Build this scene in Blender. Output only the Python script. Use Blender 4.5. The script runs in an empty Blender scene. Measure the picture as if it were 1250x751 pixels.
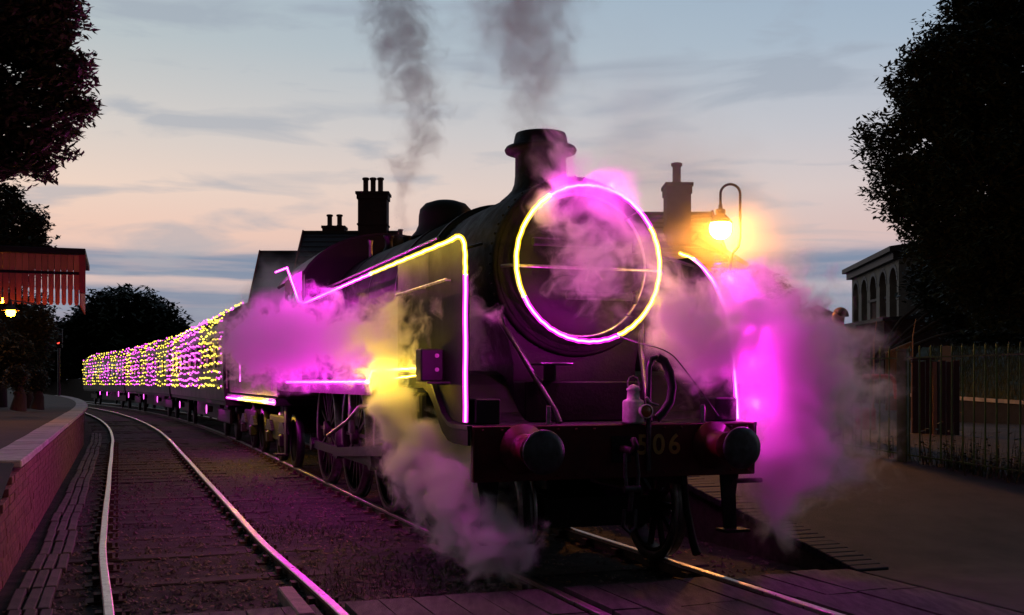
import bpy, bmesh, math, random
from mathutils import Vector, Matrix, noise
random.seed(7)
R = math.radians
sc = bpy.context.scene
col = sc.collection
# ------------------------------------------------------------------ camera
FPX, EYE, Y0PX = 1332.0, 1.587, 467.5
cam = bpy.data.objects.new('camera', bpy.data.cameras.new('camera'))
col.objects.link(cam)
cam.location = (0, 0, EYE); cam.rotation_euler = (R(90), 0, 0)
cam.data.sensor_width = 36; cam.data.lens = 36*FPX/1250
cam.data.shift_y = (Y0PX-375.5)/1250
cam.data.clip_start = .05; cam.data.clip_end = 3000
sc.camera = cam
sc.view_settings.view_transform = 'Standard'; sc.view_settings.look = 'None'
sc.view_settings.exposure = 0; sc.view_settings.gamma = 1
# ------------------------------------------------------------------ renderer
cy = sc.cycles
cy.use_denoising = True
cy.max_bounces = 8; cy.diffuse_bounces = 3; cy.glossy_bounces = 3; cy.volume_bounces = 4
cy.transparent_max_bounces = 16; cy.transmission_bounces = 4
cy.sample_clamp_indirect = 3; cy.sample_clamp_direct = 0
cy.volume_step_rate = .4; cy.volume_max_steps = 160
cy.caustics_reflective = False; cy.caustics_refractive = False
# ------------------------------------------------------------------ dusk sky
w = bpy.data.worlds.new('World'); sc.world = w; w.use_nodes = True
nt = w.node_tree; N = nt.nodes; L = nt.links; N.clear()
def wn(t, **k):
    n = N.new(t)
    for a, b in k.items(): setattr(n, a, b)
    return n
def ramp(node, stops):
    e = node.color_ramp.elements
    while len(e) > 1: e.remove(e[-1])
    e[0].position = stops[0][0]; e[0].color = (*stops[0][1], 1)
    for p, c in stops[1:]:
        x = e.new(p); x.color = (*c, 1)
tc = wn('ShaderNodeTexCoord')
sep = wn('ShaderNodeSeparateXYZ'); L.new(tc.outputs['Generated'], sep.inputs[0])
# the band edges wander a little with azimuth
mp = wn('ShaderNodeMapping'); mp.inputs['Scale'].default_value = (3.5, 3.5, 30); L.new(tc.outputs['Generated'], mp.inputs[0])
n1 = wn('ShaderNodeTexNoise'); n1.inputs['Scale'].default_value = 1.3; n1.inputs['Detail'].default_value = 6; n1.inputs['Roughness'].default_value = .6
L.new(mp.outputs[0], n1.inputs['Vector'])
wob = wn('ShaderNodeMath', operation='MULTIPLY_ADD'); L.new(n1.outputs['Fac'], wob.inputs[0]); wob.inputs[1].default_value = .022; wob.inputs[2].default_value = -.011
zz = wn('ShaderNodeMath', operation='ADD'); L.new(sep.outputs[2], zz.inputs[0]); L.new(wob.outputs[0], zz.inputs[1])
base = wn('ShaderNodeValToRGB'); L.new(sep.outputs[2], base.inputs[0])
ramp(base, [(0, (.20, .17, .20)), (.05, (.30, .22, .23)), (.085, (.46, .34, .32)), (.13, (.56, .37, .30)), (.17, (.55, .42, .35)),
            (.22, (.44, .40, .37)), (.29, (.315, .35, .36)), (.36, (.25, .31, .345)), (.55, (.07, .10, .15)), (1, (.02, .03, .055))])
# right-hand side of the sky is a little greyer and mauve than the left
hue = wn('ShaderNodeMapRange'); L.new(sep.outputs[0], hue.inputs[0]); hue.inputs[1].default_value = -.4; hue.inputs[2].default_value = .5
mixh = wn('ShaderNodeMix', data_type='RGBA', blend_type='MULTIPLY'); L.new(hue.outputs[0], mixh.inputs[0])
L.new(base.outputs[0], mixh.inputs[6]); mixh.inputs[7].default_value = (.74, .85, 1.06, 1)
# low bank of cloud
band = wn('ShaderNodeValToRGB'); L.new(zz.outputs[0], band.inputs[0])
ramp(band, [(0, (.75,)*3), (.076, (1,)*3), (.080, (.95,)*3), (.083, (.15,)*3), (.090, (.15,)*3), (.094, (1,)*3), (.112, (1,)*3), (.118, (.12,)*3), (.126, (0,)*3)])
mp3 = wn('ShaderNodeMapping'); mp3.inputs['Scale'].default_value = (5, 5, 60); L.new(tc.outputs['Generated'], mp3.inputs[0])
n3 = wn('ShaderNodeTexNoise'); n3.inputs['Scale'].default_value = 1.6; n3.inputs['Detail'].default_value = 7; L.new(mp3.outputs[0], n3.inputs['Vector'])
r3 = wn('ShaderNodeMapRange'); L.new(n3.outputs['Fac'], r3.inputs[0]); r3.inputs[1].default_value = .33; r3.inputs[2].default_value = .5
r3.inputs[3].default_value = .68
bm_ = wn('ShaderNodeMath', operation='MULTIPLY'); L.new(band.outputs[0], bm_.inputs[0]); L.new(r3.outputs[0], bm_.inputs[1])
mixb = wn('ShaderNodeMix', data_type='RGBA'); L.new(bm_.outputs[0], mixb.inputs[0]); L.new(mixh.outputs[2], mixb.inputs[6])
mixb.inputs[7].default_value = (.125, .165, .245, 1)
# thin wisps higher up
mp2 = wn('ShaderNodeMapping'); mp2.inputs['Scale'].default_value = (3.0, 3.0, 16); mp2.inputs['Location'].default_value = (1.7, .4, 2.3); L.new(tc.outputs['Generated'], mp2.inputs[0])
n2 = wn('ShaderNodeTexNoise'); n2.inputs['Scale'].default_value = 2.1; n2.inputs['Detail'].default_value = 6; n2.inputs['Roughness'].default_value = .5; n2.inputs['Distortion'].default_value = .6
L.new(mp2.outputs[0], n2.inputs['Vector'])
r2 = wn('ShaderNodeMapRange'); L.new(n2.outputs['Fac'], r2.inputs[0]); r2.inputs[1].default_value = .50; r2.inputs[2].default_value = .64; r2.inputs[4].default_value = .55
mixw = wn('ShaderNodeMix', data_type='RGBA'); L.new(r2.outputs[0], mixw.inputs[0]); L.new(mixb.outputs[2], mixw.inputs[6])
mixw.inputs[7].default_value = (.21, .24, .29, 1)
# a deep-twilight Nishita sky under it all (sun just below the horizon, behind the train)
sky = wn('ShaderNodeTexSky', sky_type='NISHITA', sun_disc=False, sun_elevation=R(-2), sun_rotation=R(-25))
addn = wn('ShaderNodeMix', data_type='RGBA', blend_type='ADD'); addn.inputs[0].default_value = .05
L.new(mixw.outputs[2], addn.inputs[6]); L.new(sky.outputs[0], addn.inputs[7])
# the afterglow is ahead; the sky behind and overhead has already gone dark
gl = wn('ShaderNodeMapRange', interpolation_type='SMOOTHSTEP'); L.new(sep.outputs[1], gl.inputs[0]); gl.inputs[1].default_value = -.6; gl.inputs[2].default_value = .5; gl.inputs[3].default_value = .11; gl.inputs[4].default_value = 1.5
bg = wn('ShaderNodeBackground'); L.new(addn.outputs[2], bg.inputs[0]); L.new(gl.outputs[0], bg.inputs[1])
wo = wn('ShaderNodeOutputWorld'); L.new(bg.outputs[0], wo.inputs[0])

# ------------------------------------------------------------------ helpers
TH = .346; OX, OY = .888, 9.042          # heading of the train, foot of the buffer beam
CT, ST = math.cos(TH), math.sin(TH)
def W(u, t, z=0.):                        # train frame -> world
    return Vector((OX+u*CT-t*ST, OY+u*ST+t*CT, z))
FR = Matrix.Translation((OX, OY, 0)) @ Matrix.Rotation(TH, 4, 'Z')
def px(x, y, D):                          # a measured direction and distance -> a place
    return Vector(((x-625)/FPX*D, D, EYE+(Y0PX-y)/FPX*D))
_pts = []; _a = TH; _p = Vector((OX, OY)) - 20*Vector((-ST, CT)); STEP = .5
_s = -20.
while _s < 190:
    _pts.append((_p.copy(), _a))
    _a2 = TH + R(max(0, _s-22)*.17); _a2 = min(_a2, R(52))
    _p = _p + STEP*Vector((-math.sin(_a2), math.cos(_a2))); _a = _a2; _s += STEP
def P(u, s, z=0.):                        # along the curving line, u to the right
    f = (s+20)/STEP; i = max(0, min(len(_pts)-2, int(f))); f -= i
    p = _pts[i][0].lerp(_pts[i+1][0], f); a = _pts[i][1]*(1-f)+_pts[i+1][1]*f
    return Vector((p.x+u*math.cos(a), p.y+u*math.sin(a), z))
def head(s):
    f = (s+20)/STEP; i = max(0, min(len(_pts)-2, int(f))); return _pts[i][1]

def tag(o, label=None, cat=None, group=None, kind=None):
    if label: o['label'] = label
    if cat: o['category'] = cat
    if group: o['group'] = group
    if kind: o['kind'] = kind
    return o
def empty(name, M=None, loc=None, label=None, cat=None, group=None, kind=None):
    o = bpy.data.objects.new(name, None); col.objects.link(o); o.empty_display_size = .2
    if M is not None: o.matrix_world = M
    if loc is not None: o.location = loc
    return tag(o, label, cat, group, kind)
class MB:
    def __init__(s): s.v = []; s.f = []; s.mi = []; s.sm = []; s.cur = 0
    def add(s, vs, fs, smooth=False):
        b = len(s.v); s.v += [tuple(v) for v in vs]; s.f += [tuple(b+i for i in f) for f in fs]
        s.mi += [s.cur]*len(fs); s.sm += [smooth]*len(fs); return s
    def box(s, x0, x1, y0, y1, z0, z1, bev=0):
        if bev <= 0:
            v = [(x, y, z) for z in (z0, z1) for y in (y0, y1) for x in (x0, x1)]
            return s.add(v, [(0, 2, 3, 1), (4, 5, 7, 6), (0, 1, 5, 4), (2, 6, 7, 3), (0, 4, 6, 2), (1, 3, 7, 5)])
        b = min(bev, (x1-x0)*.45, (y1-y0)*.45, (z1-z0)*.45)
        bm = bmesh.new(); bmesh.ops.create_cube(bm, size=1)
        for q in bm.verts: q.co = Vector(((x0+x1)/2+q.co.x*(x1-x0), (y0+y1)/2+q.co.y*(y1-y0), (z0+z1)/2+q.co.z*(z1-z0)))
        bmesh.ops.bevel(bm, geom=bm.edges[:], offset=b, segments=1, affect='EDGES')
        bm.verts.index_update(); s.add([q.co for q in bm.verts], [[q.index for q in f.verts] for f in bm.faces]); bm.free(); return s
    def obox(s, c, ax, ay, az):            # centre and three half-axes
        c = Vector(c); ax, ay, az = Vector(ax), Vector(ay), Vector(az)
        v = [c+i*ax+j*ay+k*az for k in (-1, 1) for j in (-1, 1) for i in (-1, 1)]
        return s.add(v, [(0, 2, 3, 1), (4, 5, 7, 6), (0, 1, 5, 4), (2, 6, 7, 3), (0, 4, 6, 2), (1, 3, 7, 5)])
    def bar(s, a, b, wd, dp=None):
        a, b = Vector(a), Vector(b); d = (b-a); l = d.length; d.normalize(); dp = dp or wd
        up = Vector((0, 0, 1)) if abs(d.z) < .9 else Vector((0, 1, 0))
        r = d.cross(up).normalized(); q = r.cross(d)
        return s.obox((a+b)/2, r*wd/2, d*l/2, q*dp/2)
    def tube(s, pts, r, n=8, cap=True, closed=False):
        pts = [Vector(p) for p in pts]; m = len(pts); rr = r if isinstance(r, (list, tuple)) else [r]*m
        vs = []; prev = None
        for i, p in enumerate(pts):
            if closed: d = pts[(i+1) % m]-pts[i-1]
            else: d = pts[min(i+1, m-1)]-pts[max(i-1, 0)]
            d.normalize()
            if prev is None:
                up = Vector((0, 0, 1)) if abs(d.z) < .9 else Vector((1, 0, 0)); a = d.cross(up).normalized()
            else: a = (prev-d*prev.dot(d)).normalized()
            prev = a; b = d.cross(a)
            for k in range(n):
                t = 2*math.pi*k/n; vs.append(p+rr[i]*(math.cos(t)*a+math.sin(t)*b))
        fs = []
        for i in range(m if closed else m-1):
            j = (i+1) % m
            for k in range(n): fs.append((i*n+k, i*n+(k+1) % n, j*n+(k+1) % n, j*n+k))
        s.add(vs, fs, True)
        if cap and not closed:
            s.add(vs[:n], [tuple(range(n))[::-1]]); s.add(vs[-n:], [tuple(range(n))])
        return s
    def lathe(s, prof, c=(0, 0, 0), ax='z', n=32, smooth=True):   # prof: (radius, height along the axis)
        c = Vector(c); vs = []
        for r, h in prof:
            for k in range(n):
                t = 2*math.pi*k/n; a, b = r*math.cos(t), r*math.sin(t)
                vs.append(c+(Vector((a, b, h)) if ax == 'z' else Vector((a, h, b)) if ax == 'y' else Vector((h, a, b))))
        fs = []
        for i in range(len(prof)-1):
            for k in range(n):
                q = (i*n+k, i*n+(k+1) % n, (i+1)*n+(k+1) % n, (i+1)*n+k)
                fs.append(q if ax != 'y' else q[::-1])
        return s.add(vs, fs, smooth)
    def cyl(s, c, r, a, b, ax='y', n=24):
        return s.lathe([(0, a), (r, a), (r, b), (0, b)], c, ax, n, False)
    def prism(s, poly, a, b, ax='x'):      # poly in the plane across ax
        m = len(poly)
        def pt(p, h): return (h, p[0], p[1]) if ax == 'x' else (p[0], h, p[1]) if ax == 'y' else (p[0], p[1], h)
        v = [pt(p, a) for p in poly]+[pt(p, b) for p in poly]
        return s.add(v, [tuple(range(m))[::-1], tuple(range(m, 2*m))]+[(i, (i+1) % m, m+(i+1) % m, m+i) for i in range(m)])
    def mesh(s, name, mats):
        me = bpy.data.meshes.new(name); me.from_pydata(s.v, [], s.f)
        for m in (mats if isinstance(mats, (list, tuple)) else [mats]): me.materials.append(m)
        me.polygons.foreach_set('material_index', s.mi); me.polygons.foreach_set('use_smooth', s.sm)
        if len(s.f) < 60000:
            bm = bmesh.new(); bm.from_mesh(me); bmesh.ops.recalc_face_normals(bm, faces=bm.faces[:]); bm.to_mesh(me); bm.free()
        me.update(); return me
    def build(s, name, mats, parent=None, M=None, **k):
        o = bpy.data.objects.new(name, s.mesh(name, mats)); col.objects.link(o)
        if parent is not None: o.parent = parent
        if M is not None: o.matrix_world = M
        return tag(o, **k)
def copy_tree(o, parent=None):
    c = o.copy(); col.objects.link(c)
    if parent is not None: c.parent = parent
    for ch in [x for x in bpy.data.objects if x.parent == o]: copy_tree(ch, c)
    return c
def inst(name, me, parent, loc=(0, 0, 0), rz=0, scale=(1, 1, 1)):
    o = bpy.data.objects.new(name, me); col.objects.link(o); o.parent = parent
    o.location = loc; o.rotation_euler = (0, 0, rz); o.scale = scale; return o
# ------------------------------------------------------------------ materials
def mat(name, c1, c2=None, sc_=6, rough=.7, metal=0, bump=0, bscale=None, spec=.5, detail=6, coat=0, stretch=(1, 1, 1), lo=.35, hi=.65, rough2=None):
    m = bpy.data.materials.new(name); m.use_nodes = True; n = m.node_tree.nodes; l = m.node_tree.links
    b = n['Principled BSDF']; b.inputs['Roughness'].default_value = rough; b.inputs['Metallic'].default_value = metal
    b.inputs['Specular IOR Level'].default_value = spec; b.inputs['Coat Weight'].default_value = coat
    g = n.new('ShaderNodeNewGeometry'); mpn = n.new('ShaderNodeMapping'); mpn.inputs['Scale'].default_value = stretch
    tcn = n.new('ShaderNodeTexCoord'); l.new(tcn.outputs['Object'], mpn.inputs[0])
    t = n.new('ShaderNodeTexNoise'); t.inputs['Scale'].default_value = sc_; t.inputs['Detail'].default_value = detail; t.inputs['Roughness'].default_value = .62
    l.new(mpn.outputs[0], t.inputs['Vector'])
    mr = n.new('ShaderNodeMapRange'); l.new(t.outputs['Fac'], mr.inputs[0]); mr.inputs[1].default_value = lo; mr.inputs[2].default_value = hi
    mx = n.new('ShaderNodeMix'); mx.data_type = 'RGBA'; l.new(mr.outputs[0], mx.inputs[0])
    mx.inputs[6].default_value = (*c1, 1); mx.inputs[7].default_value = (*(c2 or [x*.7 for x in c1]), 1)
    # every separate piece is a little lighter or darker than the next
    oi = n.new('ShaderNodeObjectInfo'); rr = n.new('ShaderNodeMapRange'); l.new(oi.outputs['Random'], rr.inputs[0]); rr.inputs[3].default_value = .8; rr.inputs[4].default_value = 1.15
    vm = n.new('ShaderNodeVectorMath'); vm.operation = 'SCALE'; l.new(mx.outputs[2], vm.inputs[0]); l.new(rr.outputs[0], vm.inputs['Scale'])
    l.new(vm.outputs[0], b.inputs['Base Color'])
    if rough2 is not None:
        r_ = n.new('ShaderNodeMapRange'); l.new(t.outputs['Fac'], r_.inputs[0]); r_.inputs[1].default_value = lo; r_.inputs[2].default_value = hi
        r_.inputs[3].default_value = rough; r_.inputs[4].default_value = rough2; l.new(r_.outputs[0], b.inputs['Roughness'])
    if bump:
        t2 = n.new('ShaderNodeTexNoise'); t2.inputs['Scale'].default_value = bscale or sc_*3; t2.inputs['Detail'].default_value = 8; t2.inputs['Roughness'].default_value = .7
        l.new(mpn.outputs[0], t2.inputs['Vector'])
        bp = n.new('ShaderNodeBump'); bp.inputs['Strength'].default_value = bump; bp.inputs['Distance'].default_value = .02
        l.new(t2.outputs['Fac'], bp.inputs['Height']); l.new(bp.outputs[0], b.inputs['Normal'])
    return m
def emit(name, c, s, lit=False):
    m = bpy.data.materials.new(name); m.use_nodes = True; n = m.node_tree.nodes; l = m.node_tree.links; n.clear()
    e = n.new('ShaderNodeEmission'); e.inputs[0].default_value = (*c, 1); e.inputs[1].default_value = s
    o = n.new('ShaderNodeOutputMaterial'); l.new(e.outputs[0], o.inputs[0]); m.cycles.emission_sampling = 'FRONT' if lit else 'NONE'; return m
M = {}
M['green_paint'] = mat('dark_green_paint', (.006, .011, .006), (.009, .012, .007), 3, .6, 0, .12, 40, spec=.12, rough2=.75)
M['olive_paint'] = mat('olive_paint', (.045, .05, .018), (.028, .034, .014), 2, .42, 0, .1, 30, spec=.35, rough2=.5)
M['black_paint'] = mat('black_enamel', (.005, .005, .006), (.009, .008, .008), 5, .45, 0, .2, 30, spec=.25, rough2=.62)
M['soot'] = mat('smokebox_soot_black', (.004, .004, .004), (.009, .007, .007), 7, .5, 0, .35, 25, spec=.16, rough2=.75)
M['grime'] = mat('oily_black_underframe', (.009, .008, .007), (.02, .015, .012), 6, .6, 0, .4, 25, spec=.2)
M['steel'] = mat('worn_bright_steel', (.35, .34, .33), (.2, .18, .17), 12, .3, 1, .1, 50, rough2=.5)
M['dull_steel'] = mat('dull_dark_steel', (.09, .09, .1), (.05, .045, .045), 10, .38, .8, .15, 40)
M['red_paint'] = mat('buffer_beam_red', (.10, .005, .007), (.06, .004, .006), 4, .5, 0, .12, 30, spec=.3)
M['gold'] = mat('cream_gold_lettering', (.45, .25, .05), (.30, .17, .04), 8, .5)
M['white_lamp'] = mat('white_lamp_paint', (.72, .70, .68), (.5, .45, .42), 20, .45)
M['amber_glass'] = mat('amber_lamp_glass', (.5, .16, .04), (.4, .1, .03), 5, .15, coat=.5)
M['rubber'] = mat('black_rubber_hose', (.012, .012, .012), None, 10, .6, 0, .3, 60)
M['rust'] = mat('rusty_rail_side', (.10, .05, .03), (.05, .028, .02), 9, .8, 0, .4, 40)
M['railtop'] = mat('polished_rail_head', (.62, .58, .55), (.45, .42, .40), 14, .27, 1, .12, 60, stretch=(1, 1, 1), rough2=.42)
M['sleeper'] = mat('weathered_sleeper_wood', (.055, .042, .034), (.03, .022, .018), 4, .85, 0, .6, 30, stretch=(1, 6, 6))
M['deck'] = mat('crossing_timber', (.085, .068, .062), (.045, .036, .034), 3, .7, 0, .6, 26, stretch=(5, 1, 5), rough2=.85)
M['brick'] = mat('platform_brick', (.30, .13, .10), (.20, .09, .075), 8, .85, 0, .5, 50)
M['mortar'] = mat('dark_mortar', (.10, .085, .075), (.06, .05, .045), 10, .95, 0, .5, 50)
M['coping'] = mat('white_coping_stone', (.62, .58, .53), (.40, .36, .33), 5, .7, 0, .35, 40)
M['bluebrick'] = mat('blue_engineering_brick', (.032, .032, .04), (.02, .02, .026), 8, .8, 0, .35, 40)
M['asphalt'] = mat('worn_asphalt', (.072, .062, .056), (.036, .032, .030), 1.6, .85, 0, .7, 50)
M['platform_top'] = mat('platform_tarmac', (.075, .055, .048), (.045, .034, .03), 1.6, .85, 0, .5, 50)
M['cable'] = mat('concrete_trough_lid', (.14, .12, .105), (.08, .07, .06), 4, .8, 0, .5, 30, stretch=(3, 1, 3))
M['slate'] = mat('roof_slate', (.036, .024, .023), (.022, .016, .016), 3, .6, 0, .4, 12)
M['housebrick'] = mat('station_brick', (.10, .045, .038), (.065, .03, .026), 3, .9, 0, .4, 20)
M['bargeboard'] = mat('red_bargeboard', (.35, .04, .03), (.25, .03, .025), 6, .5)
M['pot'] = mat('chimney_pot_clay', (.16, .09, .07), (.1, .06, .05), 6, .85, 0, .3, 20)
M['stone'] = mat('pale_stone_wall', (.26, .24, .20), (.19, .175, .15), 1.6, .85, 0, .4, 14)
M['plaster'] = mat('grey_render', (.30, .29, .29), (.24, .23, .235), 1, .85, 0, .2, 20)
M['glass'] = mat('dark_window_glass', (.02, .022, .028), None, 3, .08, 0, 0, spec=.8)
M['valance'] = mat('valance_red_boards', (.55, .13, .07), (.42, .09, .05), 3, .6, 0, .3, 20, stretch=(3, 3, .7))
M['valance2'] = mat('valance_orange_boards', (.50, .20, .09), (.36, .13, .06), 3, .6, 0, .3, 20, stretch=(3, 3, .7))
M['fence'] = mat('green_fence_paint', (.07, .15, .015), (.045, .10, .012), 12, .5, 0, .15, 40)
M['leaf'] = mat('leaf_dark_green', (.045, .058, .022), (.028, .04, .016), 1.2, .6, 0, 0)
M['leaf2'] = mat('leaf_brown_green', (.045, .042, .022), (.03, .03, .015), 1.2, .6, 0, 0)
M['bark'] = mat('bark', (.06, .045, .035), (.035, .028, .022), 5, .9, 0, .8, 12, stretch=(2, 2, .5))
M['grass'] = mat('grass_blade', (.06, .085, .02), (.07, .065, .03), 4, .7)
M['wood'] = mat('brown_timber', (.07, .03, .018), (.045, .02, .012), 4, .7, 0, .4, 20, stretch=(3, 3, .5))
M['tan'] = mat('tan_timber', (.32, .20, .09), (.24, .14, .07), 3, .7, 0, .3, 16)
M['redplastic'] = mat('red_barrier_paint', (.28, .014, .018), None, 5, .5)
M['lampgreen'] = mat('lamp_post_paint', (.06, .045, .03), None, 8, .5, .3)
M['skin'] = mat('skin', (.42, .24, .17), (.38, .2, .14), 6, .6)
M['jacket'] = mat('navy_jacket', (.02, .022, .035), (.014, .015, .026), 12, .85, 0, .4, 60)
M['trouser'] = mat('dark_trousers', (.02, .02, .024), None, 12, .9)
M['hair'] = mat('auburn_hair', (.11, .045, .02), (.07, .03, .015), 30, .7, 0, .6, 80)
MAG, YEL, ORA = (1, .02, .80), (1, .62, .03), (1, .44, .08)
M['neon_m'] = emit('magenta_light_tube', (1, .16, .88), 6, True)
M['neon_y'] = emit('yellow_light_tube', (1, .80, .22), 6, True)
M['bulb_m'] = emit('magenta_bulb', (1, .10, .82), 4)
M['bulb_y'] = emit('yellow_bulb', (1, .78, .08), 3.2)
M['globe'] = emit('warm_lamp_globe', (1, .34, .035), 480, True)
M['amberlit'] = emit('amber_lamp_lit', (1, .25, .006), 150, True)
M['redlit'] = emit('red_signal_lit', (1, .06, .04), 3)
def sleeve(name, c, s):
    m = bpy.data.materials.new(name); m.use_nodes = True; n = m.node_tree.nodes; l = m.node_tree.links; n.clear()
    e = n.new('ShaderNodeEmission'); e.inputs[0].default_value = (*c, 1); e.inputs[1].default_value = s
    t = n.new('ShaderNodeBsdfTransparent'); a = n.new('ShaderNodeAddShader'); l.new(e.outputs[0], a.inputs[0]); l.new(t.outputs[0], a.inputs[1])
    o = n.new('ShaderNodeOutputMaterial'); l.new(a.outputs[0], o.inputs[0]); m.cycles.emission_sampling = 'FRONT_BACK'; return m
M['sleeve_m'] = sleeve('magenta_tube_sleeve', (1, .02, .80), .9); M['sleeve_y'] = sleeve('yellow_tube_sleeve', (1, .66, .02), .8)
def lamp(name, loc, c, e, r=.03, parent=None, Mx=None):
    d = bpy.data.lights.new(name, 'POINT'); d.color = c; d.energy = e; d.shadow_soft_size = r
    o = bpy.data.objects.new(name, d); col.objects.link(o)
    if parent is not None: o.parent = parent
    o.location = loc; o.visible_camera = True
    return o

# ================================================================== SETTING
# ground: one sheet reaching the horizon, finely cut and uneven near the rails
mg = mat('dark_ballast_and_earth', (.05, .036, .03), (.012, .010, .009), 5, .9, 0, 1, 45)
def gz(u, s):
    return -.117+.020*noise.noise(Vector((u*1.7, s*1.7, 0)))+.022*noise.noise(Vector((u*6, s*6, 3)))
g = MB(); US = [-8+.1*i for i in range(0, 101)]; SS = [-7+.1*i for i in range(0, 150)]+[8+.25*i for i in range(0, 100)]+[33+2*i for i in range(0, 70)]
vs = [P(u, s, gz(u, s)) for s in SS for u in US]; nu = len(US)
g.add(vs, [(j*nu+i, j*nu+i+1, (j+1)*nu+i+1, (j+1)*nu+i) for j in range(len(SS)-1) for i in range(nu-1)], True)
g.build('ballast', mg, kind='structure')
g = MB(); g.add([(-900, -60, -.17), (900, -60, -.17), (900, 1500, -.17), (-900, 1500, -.17)], [(0, 1, 2, 3)])
g.build('ground', mat('dark_field', (.05, .05, .035), (.03, .032, .022), .3, .95), kind='structure')
# loose stones and leaf litter
st = MB(); rnd = random.Random(3)
for i in range(7500):
    s = -.4+rnd.random()**1.8*22; u = rnd.uniform(-4.6, -.9) if rnd.random() < .8 else rnd.uniform(-.9, 1.9)
    r = rnd.uniform(.009, .034); z = gz(u, s); c = P(u, s, z+r*.3)
    a = rnd.random()*6.28; v = []
    for k in range(5):
        b = a+k*1.2566; v.append(c+Vector((math.cos(b)*r*rnd.uniform(.7, 1.3), math.sin(b)*r*rnd.uniform(.7, 1.3), 0)))
    v.append(c+Vector((rnd.uniform(-.3, .3)*r, rnd.uniform(-.3, .3)*r, r*rnd.uniform(.5, 1))))
    st.add(v, [(k, (k+1) % 5, 5) for k in range(5)])
st.build('stones', mat('ballast_stones', (.17, .13, .11), (.05, .038, .032), 3, .85), kind='stuff')
lf = MB()
for i in range(2600):
    s = -.6+rnd.random()**1.7*16; u = rnd.uniform(-4.7, 1.6); r = rnd.uniform(.012, .03); c = P(u, s, gz(u, s)+.02)
    a = rnd.random()*6.28; d = Vector((math.cos(a), math.sin(a), rnd.uniform(-.2, .5)))*r; e = Vector((-math.sin(a), math.cos(a), rnd.uniform(-.3, .3)))*r*.5
    lf.add([c-d, c+e, c+d, c-e], [(0, 1, 2, 3)])
lf.build('leaf_litter', mat('dead_leaves', (.30, .16, .07), (.16, .09, .05), 40, .8), kind='stuff')
# weeds between the tracks
wd = MB()
for i in range(2600):
    cl = rnd.random(); s = rnd.gauss(4.2, .5) if cl < .35 else rnd.gauss(.8, .6) if cl < .75 else rnd.uniform(-.3, 18); u = rnd.gauss(-1.9, .55)
    if not -2.45 < u < -.95: continue
    h = rnd.uniform(.03, .09); c = P(u, s, gz(u, s)-.01); a = rnd.random()*6.28
    d = Vector((math.cos(a), math.sin(a), 0)); wd.add([c-d*.005, c+d*.005, c+Vector((rnd.uniform(-.04, .04), rnd.uniform(-.04, .04), h))], [(0, 1, 2)])
wd.build('weeds', M['grass'], kind='stuff')

# railway tracks
def du(u0, s):                              # the nearer line eases over towards the camera
    if u0 > -2: return u0
    k = max(0, min(1, (3.5-s)/5)); return u0+.11*k*k*(3-2*k)
def track(u0, s0, s1, name):
    root = empty(name, Matrix.Identity(4), kind='structure')
    for sd in (-1, 1):
        rb = MB(); ss = []; s = s0
        while s < s1: ss.append(s); s += .5 if s < 40 else 2
        prof = [(-.035, -.14), (-.012, -.12), (-.01, -.04), (-.035, -.03), (-.035, -.006), (-.027, 0), (.027, 0), (.035, -.006), (.035, -.03), (.01, -.04), (.012, -.12), (.035, -.14)]
        vs = []
        for s in ss:
            for a, z in prof: vs.append(P(du(u0, s)+sd*(.7175+.035)+a+.006*math.sin(s*.9+sd)*(.4 if s < 30 else 0), s, z))
        n = len(prof)
        for k in range(n-1):
            rb.cur = 1 if 3 <= k <= 7 else 0
            rb.add([], []); b = []
            for j in range(len(ss)-1): b.append((j*n+k, j*n+k+1, (j+1)*n+k+1, (j+1)*n+k))
            if k == 0: rb.add(vs, b, False); base0 = 0
            else:
                rb.f += b; rb.mi += [rb.cur]*len(b); rb.sm += [False]*len(b)
        rb.build('rail', [M['rust'], M['railtop']], root)
    ch = MB(); slm = MB().box(-1.28, 1.28, -.125, .125, -.25, -.105, .012).mesh('sleeper', M['sleeper'])
    s = .1
    while s < 46:
        c = P(du(u0, s), s); a = head(s)
        o = inst('sleeper', slm, root, (c.x, c.y, rnd.uniform(-.018, .006)), a+rnd.uniform(-.012, .012), (rnd.uniform(.97, 1.03), 1, 1))
        if s < 24:
            for sd in (-1, 1):
                q = P(du(u0, s)+sd*.7525, s); U = Vector((math.cos(a), math.sin(a), 0)); T = Vector((-U.y, U.x, 0))
                ch.obox(q+Vector((0, 0, -.11)), U*.15, T*.09, Vector((0, 0, .018)))
                for e in (-1, 1): ch.obox(q+U*e*.065+Vector((0, 0, -.075)), U*.025, T*.06, Vector((0, 0, .035)))
                ch.obox(q+U*.13+Vector((0, 0, -.08)), U*.012, T*.012, Vector((0, 0, .03)))
        s += .72
    ch.build('rail_chairs', M['rust'], root, kind='stuff')
    return root
track(0, -12, 150, 'loco_track'); track(-3.3, -12, 150, 'empty_track')
# joint of the empty line's left rail: fishplates
fp = MB()
for sd in (-.045, .045):
    for ss_ in (3.9,): fp.bar(P(-3.3-.7525+sd, ss_-.23, -.07), P(-3.3-.7525+sd, ss_+.23, -.07), .022, .07)
fp.build('fishplate', M['rust'], kind='structure')

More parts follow.
